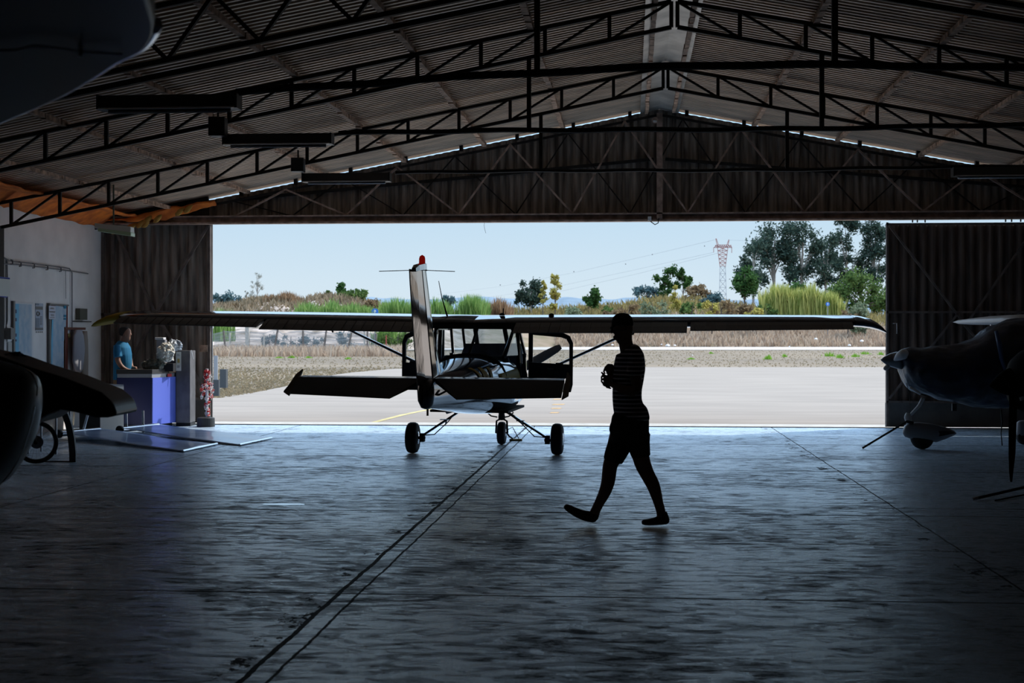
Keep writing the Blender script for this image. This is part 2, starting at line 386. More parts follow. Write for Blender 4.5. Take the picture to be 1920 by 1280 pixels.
lattice(t, [((.02,0,.03),(.02,0,H)), ((0,0,H-.03),(W,0,H-.03)), ((0,0,1.97),(W,0,1.97)), ((0,0,.44),(W,0,.44)),
            ((.05,-.02,H-.06),(1.32,-.02,1.75)), ((1.32,-.02,1.75),(2.5,-.02,H-.06)), ((1.2,-.02,1.95),(.05,-.02,.5)),((1.3,-.02,1.75),(2.4,-.02,.5)), ((3.1,0,.03),(3.1,0,H))], .035, frm)
MB().tube([(.10,-.06,1.78),(.17,-.06,1.78),(.17,-.06,1.6)], .012).build('door_handle', chrome, t)
b = MB()
for xx in (.45,.53,.66,2.0,2.1,2.25): b.box(xx-.008, xx+.008, .02, .06, H, HZ)
b.build('roller_pin', iron, t)
MB().bar((5.72, Y0+.9, -.02), (5.72, Y0+.9, .0), .02).build('trim_3', iron, **STR)

# ------------------------------------------------------------------ eaves insulation (orange)
orange = mat('orange_foam', (.90,.24,.03), .9, scale=5, bump=1.0, col2=(.55,.12,.02))
def foam(pts_fn, n, m, name, lab, holes=0):
    b = MB(); vs = []; fs = []
    for i in range(n+1):
        for j in range(m+1):
            p = Vector(pts_fn(i/n, j/m)); q = mnoise.noise_vector(p*3.1)*.05 + mnoise.noise_vector(p*9)*.02; vs.append(p+q)
    for i in range(n):
        for j in range(m): fs.append((i*(m+1)+j, (i+1)*(m+1)+j, (i+1)*(m+1)+j+1, i*(m+1)+j+1))
    b.add(vs, fs); o = b.build(name, orange, None, True, **T(lab, 'insulation')); mod(o, 'SOLIDIFY', thickness=.03); return o
foam(lambda u, v: (XL+.06+.75*v**.9, 8+(Y0-8.1)*u, 3.50+.33*min(1, v*2.2)+ (roofz(XL+.06+.75*v)-3.83-.09)*v), 90, 8, 'insulation_strip', 'torn orange foam insulation along the eaves of the white wall')
foam(lambda u, v: (XL+.1+2.1*u, Y0-.02-.1*v, max(3.60, roofz(XL+.1+2.1*u)-.07-(.30-.22*u)*(1-v))), 30, 6, 'insulation_scrap', 'ragged orange foam drooping over the left door leaf')
b = MB(); r = random.Random(3)
for i in range(9):
    u = r.random(); x = XL+.3+1.6*u; z = roofz(x)-.3+.16*u+r.uniform(-.06,.05)
    b.rings([[(x+.09*math.cos(a)*k*r.uniform(.7,1.2), Y0-.16+.04*math.sin(a), z+.06*math.sin(a+1)*k+dz) for a in [q*.785 for q in range(8)]] for k, dz in ((.3,.05),(1,.02),(.8,-.03),(.2,-.06))])
b.build('foam_lumps', mat('yellow_foam', (.50,.28,.06), .9, scale=9, bump=1), None, True, **T('yellowed foam lumps poking through the orange insulation', 'insulation'))
t = empty('hanging_lamp', D(213, 428, 22.3), 0, 'white greenish fluorescent lamp hanging before the left door leaf', 'lamp')
b = MB(); b.prism([(-.30,-.5,.0),(-.30,-.5,.05),(-.27,-.5,.09),(-.05,-.5,.09),(-.02,-.5,.05),(-.02,-.5,.0)], (0,.0,0))
b = MB(); b.hexa([(-.28,-.08,-.0),(.30,-.10,-.075),(.30,.10,-.075),(-.28,.10,.0),(-.28,-.06,.08),(.30,-.08,.02),(.30,.08,.02),(-.28,.08,.08)]); bevel(b.build('lamp_housing', mat('lamp_white', (.72,.74,.70), .4), t), .01)
b = MB(); b.hexa([(-.22,-.085,-.05),(.31,-.105,-.13),(.31,.09,-.13),(-.22,.09,-.05),(-.22,-.085,.0),(.31,-.105,-.07),(.31,.09,-.07),(-.22,.09,.0)]); bevel(b.build('diffuser', mat('green_diffuser', (.55,.72,.45), .25), t), .008)
MB().tube([(0,0,.06),(0,0,roofz(-7.6)-t.location.z-.05)], .014).build('suspension_rod', mat('green_rod', (.09,.12,.09), .6), t)

# ------------------------------------------------------------------ ground, apron, field
asph = mat('asphalt', (.290,.238,.190), .95, var=.10, scale=1.2, bump=.2, stretch=(.25,1,1))
GZ = -.03
MB().box(-700, 700, Y0+1.0, 3200, -1, GZ-.04).build('ground', mat('field_soil', (.19,.140,.088), 1, var=.2, scale=.12, stretch=(.3,1,1)), label='dry field beyond the apron', **STR)
b = MB(); Yb = Y0+1.0
def gp(px, py, z): q = G(px, py, z); return (q.x, q.y, z)
edge = [gp(300,762,GZ), gp(397,745,GZ), gp(480,735,GZ), gp(545,722,GZ), gp(585,708,GZ), gp(660,698,GZ), gp(740,691,GZ), gp(900,688,GZ)]
poly = [(-60, Yb, GZ), (60, Yb, GZ), gp(3200,688,GZ)] + edge[::-1] + [(-60, edge[0][1]-3, GZ)]
b.add(poly, [tuple(range(len(poly)))]); b.build('road_apron', asph, label='sunlit grey-beige asphalt apron', **STR)
b = MB(); b.add([gp(-400,673,GZ), gp(820,655.6,GZ), gp(2600,655.6,GZ), gp(2600,650.2,GZ), gp(820,650.2,GZ), gp(-400,663,GZ)], [(0,1,4,5),(1,2,3,4)])
b.build('path_1', mat('pale_track', (.48,.42,.36), 1, var=.08, scale=.5), label='pale track along the far side of the field', **STR)
b = MB(); zz = GZ+.004
b.quad(gp(690,792.5,zz), gp(697,794,zz), gp(757,778.5,zz), gp(750,777,zz)); b.quad(gp(757,778.5,zz), gp(750,777,zz), gp(835,760,zz), gp(838,760.8,zz))
b.build('painted_line', mat('worn_yellow', (.52,.42,.18), .9, var=.2, scale=3), **T('worn yellow taxi line painted on the asphalt', 'painted line'))
b = MB()
for (a, c, d) in ((1030,1046,773),(1032,1050,765),(1034,1056,757.5),(1036,1050,748)):
    b.quad(gp(a,d+1.2,zz), gp(c,d+1,zz), gp(c+4,d-.8,zz), gp(a+4,d-.6,zz))
b.build('orange_marks', mat('worn_orange', (.50,.30,.12), .9, var=.3, scale=6), **T('faded orange paint marks on the asphalt right of the nose wheel', 'painted line'))
# weeds
gweed = leafmat('weed_green', (.09,.24,.02), (.28,.48,.06))
def tuft(px, py, wpx, hpx, name, lab, cat, group, m, n=60, zg=GZ):
    p = G(px, py, zg); dep = (CH-zg)*F/(py-HY); w = wpx/F*dep; h = hpx/F*dep; b = MB(); r = random.Random(int(px*7+py))
    for i in range(n):
        x = r.gauss(0, .33)*w/1.3; y = r.gauss(0,.3)*max(w*.4, 1.0); hh = h*r.uniform(.5,1.1)*(1-min(.7, abs(x/w)*.9)); q = Vector((x, y, 0)); bw = max(.03, w*.03)
        d = Vector((r.uniform(-.3,.3)*h, r.uniform(-.3,.3)*h, hh)); a = r.random()*3.14; s = Vector((math.cos(a)*bw, math.sin(a)*bw, 0))
        b.add([q-s, q+s, q+d+s*.3, q+d-s*.3], [(0,1,2,3)])
    o = b.build(name, m, **T(lab, cat, group)); o.location = p; return o
for i, (px, py, w, h, lab) in enumerate([(524,671,16,3,'flat green weed patch left in the dry field before the leaning fence'),(547,671,14,5,'bushy green weed patch in the dry field left of centre'),(578,671,9,4,'small green weed tuft beside two larger patches'),(653,673,10,4,'green weed tuft right above the tailplane wing gap'),
    (1296,673.5,12,4,'low green weed tuft just right of the walking man'),(1441,673.5,13,10,'tallest round green weed tuft in the field'),(1471,669,7,6,'small green weed tuft right of the round one'),(1556,668,24,9,'wide green weed patch on the right of the field'),(1575,671,14,8,'green weed clump touching the wide patch'),(1604,669,16,7,'green weed patch between clump and door leaf'),(1622,664,22,6,'green weed patch by the track, near the door leaf'),(1651,665,8,6,'last green weed tuft beside the right door leaf'),(1333,663,8,4,'tiny green weed by the pale track')]):
    tuft(px, py, w, h, 'green_weed', lab, 'weed', 'green weeds in the field', gweed, 70)

# dirt bank, left sand heaps
SKY_T = [(250,582),(380,578),(440,573),(470,564),(520,561),(560,566),(600,556),(640,558),(680,566),(720,577),(760,582),(860,586),(940,584),(1000,583),(1060,580),(1100,578),(1170,572),(1200,565),(1240,561),(1300,563),(1400,575),(1480,585),(1570,590),(1700,596),(1900,600)]
def bankd0(px): return lerp_t([(250,138),(700,150),(900,190),(1050,204),(1900,208)], px)
def bankz(px, s):
    d0 = bankd0(px); d1 = d0+45; zs = CH+(HY-lerp_t(SKY_T, px))/F*d1
    s2 = max(0, min(1, s)); k = s2**.8 if px > 900 else s2*s2*(3-2*s2)
    return d0+45*s, GZ-.1+(zs)*k
b = MB(); nx, ny = 260, 30; vs = []
for i in range(nx+1):
    px = 150+(1900-150)*i/nx
    for j in range(ny+1):
        d, z = bankz(px, j/ny*1.5); p = DZ(px, z, d)
        if 0 < j: p.z += mnoise.noise(p*.25)*.45*min(1, j/6)+mnoise.noise(p*.8)*.2*min(1, j/6)
        vs.append(p)
b.add(vs, [(i*(ny+1)+j, (i+1)*(ny+1)+j, (i+1)*(ny+1)+j+1, i*(ny+1)+j+1) for i in range(nx) for j in range(ny)])
def bank_material():
    m = mat('bank_soil', (.30,.21,.14), 1, scale=.4, bump=.4, col2=(.20,.15,.08)); nt = m.node_tree; L = nt.links
    bs = nt.nodes['Principled BSDF']; src = bs.inputs['Base Color'].links[0].from_socket
    tc = nt.nodes.new('ShaderNodeTexCoord'); sp = nt.nodes.new('ShaderNodeSeparateXYZ'); L.new(tc.outputs['Object'], sp.inputs[0])
    mr = nt.nodes.new('ShaderNodeMapRange'); mr.inputs[1].default_value = -27; mr.inputs[2].default_value = -20; L.new(sp.outputs[0], mr.inputs[0])
    n = nt.nodes.new('ShaderNodeTexNoise'); n.inputs['Scale'].default_value = .5; n.inputs['Detail'].default_value = 8
    cr = nt.nodes.new('ShaderNodeValToRGB'); cr.color_ramp.elements[0].color = (.15,.115,.08,1); cr.color_ramp.elements[1].color = (.50,.40,.33,1); cr.color_ramp.elements[0].position = .35; cr.color_ramp.elements[1].position = .6
    L.new(tc.outputs['Object'], n.inputs['Vector']); L.new(n.outputs['Fac'], cr.inputs[0])
    mx = nt.nodes.new('ShaderNodeMix'); mx.data_type = 'RGBA'; L.new(mr.outputs[0], mx.inputs['Factor']); L.new(cr.outputs[0], mx.inputs['A']); L.new(src, mx.inputs['B']); L.new(mx.outputs['Result'], bs.inputs['Base Color'])
    return m
b.build('terrain_bank', bank_material(), None, True, label='dry earth bank with pinkish sand heaps on its left', **STR)

def blades(name, m, n, gen, lab=None, cat=None, group=None, kind=None, segs=1, loc=None):
    """gen(r) -> base point, height, width, lean"""
    b = MB(); r = random.Random(hash(name+str(n)) % 9999 if False else n*13+len(name)); loc = loc or Vector()
    for i in range(n):
        p, h, w, ln = gen(r); p = Vector(p)-loc; a = r.random()*6.28; s = Vector((math.cos(a), math.sin(a), 0))*w; d = Vector((r.uniform(-ln,ln), r.uniform(-ln,ln), 0))
        b.add([p-s, p+s, p+d*.35+Vector((0,0,h*.6))+s*.7, p+d*.35+Vector((0,0,h*.6))-s*.7, p+d+Vector((0,0,h))], [(0,1,2,3),(3,2,4)])
    tg = {}
    if lab: tg['label'] = lab
    if cat: tg['category'] = cat
    if group: tg['group'] = group
    if kind: tg['kind'] = kind
    o = b.build(name, m, **tg); o.location = loc; return o
dry = leafmat('dry_grass', (.30,.215,.155), (.60,.47,.35))
dry2 = leafmat('dry_scrub', (.13,.11,.05), (.38,.30,.12))
def on_bank(r, p0, p1, s0=0, s1=1.0):
    px = r.uniform(p0, p1); s = r.uniform(s0, s1); d, z = bankz(px, s); return DZ(px, z-.1, d)
blades('dry_grass_slope', dry, 14000, lambda r: (on_bank(r, 1040, 1760, 0, .55), r.uniform(.5,1.3), .10, .5), 'dense dry pinkish-brown grass along the foot of the right bank', 'dry grass', kind='stuff')
blades('scrub_slope', dry2, 9000, lambda r: (on_bank(r, 900, 1760, .45, 1.05), r.uniform(.5,1.5), .13, .6), 'olive and brown scrub on the crest of the right bank', 'scrub', kind='stuff')
blades('dry_grass_fringe', dry, 5000, lambda r: (DZ(r.uniform(380,760), GZ-.05, r.uniform(112,133)), r.uniform(.3,1.0), .06, .4), 'dry straw-coloured grass around the leaning fence', 'dry grass', kind='stuff')
blades('field_stubble', leafmat('stubble', (.24,.185,.115), (.33,.26,.16)), 12000, lambda r: ((lambda dd: DZ(r.uniform(390, 1900 if dd > 73 else lerp_t([(36,397),(40,480),(46,545),(54,585),(62,660),(69,740),(73,900)], dd)-4), GZ-.06, dd))(r.choice((r.uniform(37,73), r.uniform(73,160), r.uniform(73,160))) ), r.uniform(.04,.11), .05, .08), 'short dry stubble of the field', 'dry grass', kind='stuff')

blades('heap_scrub', leafmat('heap_brown', (.13,.10,.06), (.34,.26,.17)), 5000, lambda r: (on_bank(r, 380, 900, .55, 1.1), r.uniform(.3,1.1), .13, .5), 'brown scrub on the crest of the left sand heaps', 'scrub', kind='stuff')
def px_d(px, y0, dep): return DZ(px, CH+(HY-y0)/F*dep, dep)
# reeds
reed = leafmat('reed_green', (.09,.19,.04), (.30,.42,.13)); reedb = leafmat('reed_brown', (.16,.09,.05), (.40,.26,.15)); reedy = leafmat('reed_yellow', (.14,.20,.04), (.58,.55,.18))
def reeds(px0, px1, yt, yb, dep, n, m, lab, name='reed_clump', cat='reeds', jag=.25):
    base = px_d((px0+px1)/2, yb, dep); top = CH+(HY-yt)/F*dep; H = (top-base.z)*1.22; w = (px1-px0)/2/F*dep
    def gen(r):
        x = r.gauss(0, .5)*w; x = max(-w, min(w, x)); y = r.uniform(-2.5,2.5); hh = H*(1-jag*abs(x/w)**2)*(.80+.26*mnoise.noise(Vector((x*.9+px0,0,0))))*r.uniform(.55,1.08)
        return (base+Vector((x*CS, y, 0)), hh, .09*dep/170, .16*H)
    return blades(name, m, n, gen, lab, cat, 'reed clumps', loc=base)
for a in [(556,602,565,600,150,420,reed,'bright green reeds left of the pair behind the wing'),(596,640,562,600,150,420,reed,'bright green reeds in front of the brown heap'),(636,682,566,600,150,420,reed,'bright green reeds under the fir on the heap'),
          (672,702,570,600,150,260,reed,'short green reeds left of the blue arrow sign'),(714,772,556,602,160,700,reed,'green reeds left of the upright rudder'),(762,800,558,602,160,420,reed,'green reeds just behind the rudder'),
          (800,850,560,602,160,600,reed,'green reeds right of the rudder, behind the roof whip antenna'),(860,914,550,602,160,1000,reed,'tallest bright green reeds above the cabin roof'),
          (910,958,556,602,165,700,reedb,'brown withered reeds above the cabin roof'),(396,430,575,640,140,420,reed,'green bush reeds touching the left door leaf'),(498,522,550,570,185,220,reedb,'small brown reeds on the heap near the pale tree'),
          (524,560,546,572,185,420,reedb,'rust-brown reeds on the sand heap left of centre'),(1428,1500,532,592,225,1500,reedy,'yellow-green reeds on the left part of the reed bank'),(1480,1550,535,592,225,1500,reedy,'yellow-green reeds in the middle of the reed bank'),(1530,1578,545,595,225,900,reedy,'thinner yellow reeds at the right end of the reed bank')]:
    reeds(*a)
reeds(700, 760, 605, 655, 155, 500, reed, 'dark green reeds seen under the wing beside the strut')

# trees
lf = {'euc': leafmat('leaf_eucalyptus', (.020,.040,.034), (.085,.12,.085)), 'pine': leafmat('leaf_pine', (.018,.05,.015), (.09,.17,.05)), 'oak': leafmat('leaf_oak', (.025,.06,.018), (.17,.24,.07)),
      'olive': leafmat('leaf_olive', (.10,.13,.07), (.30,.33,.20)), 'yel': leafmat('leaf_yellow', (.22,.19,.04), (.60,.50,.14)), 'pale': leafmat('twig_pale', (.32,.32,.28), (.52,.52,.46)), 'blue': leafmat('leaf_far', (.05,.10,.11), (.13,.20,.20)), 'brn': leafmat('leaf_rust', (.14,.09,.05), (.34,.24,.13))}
bark = mat('bark', (.12,.09,.07), .9, var=.3); barkp = mat('pale_bark', (.30,.27,.23), .9, var=.2)
def tree(name, px, yt, yb, wpx, dep, kind, lab, n=1800, nb=9, leaf=None, shape='round', group=None, tall=.35):
    base = px_d(px, yb, dep); H = (yb-yt)/F*dep; Wd = wpx/2/F*dep; r = random.Random(int(px*31+yt)); ls = leaf or .0011*dep
    t = empty(name, base, TH, lab, 'tree' if 'bush' not in name and 'shrub' not in name else 'bush', group)
    blobs = []
    for i in range(nb):
        if shape == 'round': u = r.uniform(-.75,.75); v = r.uniform(tall,.86); lim = math.sqrt(max(.05, 1-((v-.55)/.5)**2)); c = (u*Wd*lim, r.uniform(-.6,.6)*Wd, v*H); rad = Wd*r.uniform(.26,.45)
        elif shape == 'cone': v = r.uniform(.1,.9); c = (r.uniform(-.5,.5)*Wd*(1-v)*1.3, r.uniform(-.4,.4)*Wd*(1-v), v*H); rad = Wd*(.25+.35*(1-v))
        elif shape == 'spread': u = r.uniform(-.8,.8); v = r.uniform(.15,.8)*(1-.35*u*u); c = (u*Wd, r.uniform(-.5,.5)*Wd, v*H); rad = min(H, Wd)*r.uniform(.22,.36)
        else: u = r.uniform(-.7,.7); v = r.uniform(tall,.95); lim = 1-.6*v*v; c = (u*Wd*lim, r.uniform(-.4,.4)*Wd*lim, v*H); rad = Wd*r.uniform(.16,.34)
        rad = min(rad, H*1.0-c[2]+rad*.2) if c[2]+rad > H else rad
        blobs.append((Vector(c), max(rad, .1*Wd)))
    tot = sum(q[1]**2 for q in blobs); b = MB()
    for c, rad in blobs:
        for i in range(int(n*rad*rad/tot)):
            d = Vector((r.gauss(0,1), r.gauss(0,1), r.gauss(0,1))).normalized(); p = c+d*rad*abs(r.gauss(.62,.33)); p.z = max(.02, p.z)
            a = Vector((r.gauss(0,1), r.gauss(0,1), r.gauss(0,1))).normalized(); e = a.orthogonal().normalized(); s = ls*r.uniform(.6,1.3)
            b.add([p-a*s, p-e*s*.6, p+a*s, p+e*s*.6], [(0,1,2,3)])
    b.build('crown', lf[kind], t)
    b = MB(); tr = max(.06, Wd*.05)
    b.tube([(0,0,-max(.3, base.z+.1)),(0,0,-.2),(r.uniform(-.05,.05)*Wd,0,H*.35),(r.uniform(-.1,.1)*Wd,0,H*.75)], [tr*1.3,tr*1.3,tr,tr*.4], 6)
    for c, rad in blobs[:10]: b.tube([(0,0,c.z*.55),(c.x*.5,c.y*.5,c.z*.85),tuple(c)], [tr*.55,tr*.35,tr*.15], 5)
    b.build('trunk', barkp if kind in ('pale','euc') else bark, t)
GT = 'tall eucalyptus trees on the right'
for a in [(1412,440,575,74,290,'euc','lower left eucalyptus of the tall group, beside the pylon',2600,14),(1450,408,575,104,300,'euc','tall eucalyptus at left of the group, rounded crown',4200,20),(1503,398,575,104,300,'euc','broadest eucalyptus, crown cut by the header',4600,22),(1548,414,580,76,305,'euc','darker eucalyptus between the broad one and the thin one',2600,14),
          (1588,394,585,92,310,'euc','thin see-through eucalyptus with a straight trunk',4200,34),(1638,396,590,92,310,'euc','rightmost eucalyptus beside the right door leaf',4400,34)]:
    tree('eucalyptus_tree', *a[:5], a[5], a[6], n=a[7], nb=a[8], shape='loose' if a[0] > 1580 else 'round', group=GT, tall=.28)
tree('pine_tree', 1396, 490, 585, 60, 250, 'pine', 'bushy green pine below the eucalyptus, right of the pylon', 2600, 12)
tree('oak_tree', 1612, 496, 592, 120, 260, 'oak', 'wide olive-green oak on the right', 5200, 18, shape='spread')
tree('oak_tree', 1660, 520, 592, 80, 262, 'oak', 'green oak half hidden by the right door leaf', 2400, 12, shape='spread')
tree('olive_bush', 1622, 563, 632, 66, 215, 'olive', 'grey-green rounded bush behind the right wing tip', 3000, 10, shape='spread')
tree('oak_tree', 1505, 528, 592, 60, 245, 'pine', 'dark green tree rising behind the reed bank', 1600, 10)
tree('oak_tree', 1330, 545, 590, 60, 245, 'blue', 'low dark shrubs under the pylon', 1400, 10, shape='spread')
tree('pine_tree', 1281, 497, 570, 34, 300, 'pine', 'dark round tree right of the smoke', 1500, 9)
tree('pine_tree', 1246, 490, 572, 44, 300, 'pine', 'dark tree with ragged top left of the round one', 1500, 10, tall=.2)
tree('oak_tree', 1212, 530, 575, 60, 300, 'blue', 'hazy low trees at the left foot of the dark trees', 1400, 10, shape='spread')
tree('rust_bush', 1308, 524, 580, 56, 262, 'brn', 'rust-brown bush on the hill left of the pylon', 2000, 10, shape='spread')
tree('poplar_tree', 1266, 532, 590, 26, 235, 'yel', 'small yellow poplar before the dark trees', 1100, 9, shape='cone')
tree('pine_tree', 1104, 539, 582, 42, 240, 'pine', 'lone umbrella pine on the skyline', 1800, 10, tall=.3)
tree('eucalyptus_tree', 996, 507, 588, 58, 235, 'euc', 'lone eucalyptus on the skyline above the cabin', 1900, 13, tall=.2)
tree('eucalyptus_tree', 972, 545, 588, 24, 235, 'euc', 'small dark tree at the foot of the lone eucalyptus', 600, 6)
tree('poplar_tree', 1018, 522, 585, 20, 230, 'yel', 'yellow poplar touching the lone eucalyptus', 800, 9, shape='loose', tall=.1)
tree('poplar_tree', 1041, 514, 585, 36, 232, 'yel', 'airy yellow poplar right of the lone eucalyptus', 1000, 14, shape='loose', tall=.1)
tree('pale_tree', 482, 504, 570, 36, 205, 'pale', 'pale leafless tree on the left skyline', 750, 14, leaf=.10, shape='loose', tall=.2)
tree('pale_tree', 462, 540, 572, 16, 205, 'pale', 'small pale bare sapling left of the pale tree', 160, 6, leaf=.10, shape='loose', tall=.2)
tree('fir_tree', 640, 528, 566, 34, 195, 'pine', 'small fir on the brown heap', 900, 9, shape='cone')
tree('rust_bush', 655, 541, 570, 60, 192, 'oak', 'olive bush spreading around the fir', 1400, 9, shape='spread')
tree('rust_bush', 676, 536, 570, 24, 194, 'oak', 'upright scrubby bush right of the fir', 500, 6)
tree('rust_bush', 620, 542, 568, 18, 194, 'oak', 'thin scrubby bush left of the fir', 300, 6)
tree('rust_bush', 455, 566, 584, 90, 180, 'brn', 'low brown scrub along the left skyline', 1500, 10, shape='spread')
tree('rust_bush', 700, 562, 580, 50, 175, 'brn', 'brown scrub sloping down right of the heap', 900, 8, shape='spread')
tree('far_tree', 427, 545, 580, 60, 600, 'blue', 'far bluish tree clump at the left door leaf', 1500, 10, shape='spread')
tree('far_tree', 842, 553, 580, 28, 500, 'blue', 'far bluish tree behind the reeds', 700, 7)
for i, (px, w) in enumerate(((590,50),(640,44),(545,50),(505,40))):
    tree('dark_bush', px, 622-i % 2*6, 655, w, 136, 'blue', ['dark bush behind the fence under the strut end','dark bush behind the middle of the fence','dark bush behind the leaning fence post','dark bush beside the concrete post'][i], 900, 8, leaf=.09, shape='spread')
tree('dark_bush', 745, 618, 652, 70, 150, 'oak', 'dark bush below the wing beside the open left door', 1500, 9, leaf=.1, shape='spread')

for i, (px, yt, w, k) in enumerate(((1180,566,50,'brn'),(1225,560,60,'olive'),(1298,560,50,'oak'),(1335,556,40,'yel'),(1352,560,60,'brn'),(1385,568,60,'brn'),(1412,572,36,'yel'),(1440,562,40,'oak'),(1140,574,44,'oak'),(1080,575,50,'olive'),(1160,580,70,'brn'),(1205,583,60,'brn'),(1590,582,50,'brn'))):
    tree('scrub_bush', px, yt, 596, w, 214+i % 3*3, k, ['rust-brown bush left of the hazy trees','grey-green bush at the foot of the dark ragged tree','green bush left of the pylon foot','small yellow bush below the pylon','wide brown bush below the pylon','brown bush at the foot of the bushy pine','small yellow bush right of the bushy pine','green bush where the reed bank starts','green bush right of the umbrella pine','grey-green bush left of the umbrella pine','low brown bush right behind the wing above the walking man','low brown bush right of the walking man\'s cap','brown bush between reeds and grey-green bush'][i], 700, 8, shape='spread', group='bushes on the crest of the bank')
# far hills: aerial haze is put into their blue-grey colour
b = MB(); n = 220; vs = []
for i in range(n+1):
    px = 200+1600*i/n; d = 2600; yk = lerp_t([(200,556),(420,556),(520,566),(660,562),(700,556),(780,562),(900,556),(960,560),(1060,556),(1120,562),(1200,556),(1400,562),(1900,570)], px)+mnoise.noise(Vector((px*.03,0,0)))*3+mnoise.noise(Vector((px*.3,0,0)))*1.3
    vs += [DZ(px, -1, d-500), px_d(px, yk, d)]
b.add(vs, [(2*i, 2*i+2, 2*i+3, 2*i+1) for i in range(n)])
b.build('hills', mat('hazed_forest', (.16,.22,.27), 1, var=.15, scale=.02), None, label='wooded hills on the horizon, coloured blue for haze', **STR)

# pylon
t = empty('pylon', px_d(1355, 590, 520), TH, 'red and white lattice power pylon on the skyline', 'pylon'); pm = 520/F
pred = mat('pylon_red', (.42,.20,.18), .7); pwht = mat('pylon_grey', (.50,.50,.50), .6)
def PP(x, y): return (x*pm, 0, (590-y)*pm)
segs_b = []; segs_r = []
def lat2(x0a, x1a, ya, x0b, x1b, yb, k, out):
    for i in range(k):
        f0, f1 = i/k, (i+1)/k
        l0 = x0a+(x0b-x0a)*f0; l1 = x0a+(x0b-x0a)*f1; r0 = x1a+(x1b-x1a)*f0; r1 = x1a+(x1b-x1a)*f1; y0_ = ya+(yb-ya)*f0; y1_ = ya+(yb-ya)*f1
        out += [((l0,y0_),(l1,y1_)),((r0,y0_),(r1,y1_)),((l0,y0_),(r1,y1_)),((r0,y0_),(l1,y1_)),((l1,y1_),(r1,y1_))]
lat2(-7,8,590,-5,5,500,7,segs_b); lat2(-5,5,500,-10,10,462,5,segs_r)
segs_r += [((-17,464),(17,464)),((-16,464),(-10,459)),((-10,459),(11,459)),((11,459),(17,464)),((-10,462),(-13,447)),((-10,462),(-9,459)),((-8,459),(-12,447)),((10,462),(12,449)),((8,459),(11.5,449)),((-17,464),(-17,473)),((17,464),(17,474)),((0,464),(0,472))]
for i in range(-15, 15, 4): segs_r += [((i,464),(i+2,459)),((i+2,459),(i+4,464))]
for sg, m, nm in ((segs_b, pwht, 'lower_lattice'), (segs_r, pred, 'upper_lattice')):
    b = MB()
    for a, c in sg: b.bar(PP(*a), PP(*c), .20, .20)
    if nm == 'lower_lattice':
        for q in (-7, 8): b.bar(PP(q, 590), (q*pm, 0, -t.location.z+GZ), .25, .25)
    b.build(nm, m, t)
wire = mat('wire_grey', (.35,.38,.42), .6)
def wireline(pts, lab, r=.045):
    P = []
    for (a, c) in zip(pts, pts[1:]):
        for k in range(6): f = k/6; P.append(D(a[0]+(c[0]-a[0])*f, a[1]+(c[1]-a[1])*f, a[2]+(c[2]-a[2])*f))
    P.append(D(*pts[-1])); MB().tube(P, r, 4).build('power_line', wire, **T(lab, 'power line', 'power lines'))
wireline([(1342,449,520),(1223,477,600),(1076,511,760),(938,537,950),(820,552,1200)], 'highest power line sloping from the pylon top to the left')
wireline([(1338,473,520),(1180,508,640),(1040,538,800),(900,560,1100)], 'middle power line sloping down left from the pylon arm')
wireline([(1355,472,520),(1200,512,640),(1060,544,800),(930,562,1100)], 'lowest power line sloping down left from the pylon')
wireline([(1367,450,520),(1430,452,430)], 'short power line from pylon to the eucalyptus trees')
for px, py, d, lab in ((1321,461,530,'marker ball nearest the pylon'),(1223,477,600,'second marker ball from the pylon'),(1173,495,660,'third marker ball from the pylon'),(1076,509,760,'marker ball above the lone pine'),(938,534,950,'marker ball left of the lone eucalyptus')):
    p = D(px, py, d); r0 = 1.0*d/F; MB().lathe(p-Vector((0,0,r0)), p+Vector((0,0,r0)), [(r0*(1-math.cos(a)), r0*math.sin(a)) for a in [q*math.pi/8 for q in range(9)]], 10).build('marker_ball', mat('ball_dark', (.05,.05,.06), .6), None, True, **T('dark '+lab+' on the power line', 'marker ball', 'power line marker balls'))

# fence
fd = 128
def gd(px, dep): return DZ(px, GZ, dep)
conc = mat('concrete_post', (.42,.38,.33), .9, var=.15); wood = mat('weathered_wood', (.16,.13,.11), .9, var=.2)
posts = [(421,-2,42,'dark post nearest the left door leaf'),(431,0,38,'thin pale post beside it'),(464,0,50,'thick concrete post'),(495,0,34,'short post right of the concrete post'),(517,4,45,'post leaning right, start of the sagging net'),(568,0,42,'dark upright post in the sagging net'),(609,3,42,'dark leaning post'),(655,5,40,'post leaning right before the strut'),(683,0,42,'pale post near the strut'),(689,0,40,'dark post near the strut'),(705,0,36,'post beside the sign post')]
for px, ln, h, lab in posts:
    p = gd(px-ln, fd); q = gd(px+ln, fd); q.z = h*1.02/F*fd; w = .34 if 'thick' in lab else .14
    b = MB(); b.bar((0,0,0), tuple(q-p), w, w); o = b.build('fence_post', conc if 'concrete' in lab or 'pale' in lab else wood, **T('fence post: '+lab, 'fence post', 'old fence posts')); o.location = p
b = MB(); tops = [(400,36),(421,41),(464,40),(495,38),(517,44),(530,36),(545,40),(568,42),(590,38),(609,40),(630,37),(655,40),(683,40),(705,36)]
m_w = mat('fence_wire', (.34,.35,.36), .6, .3)
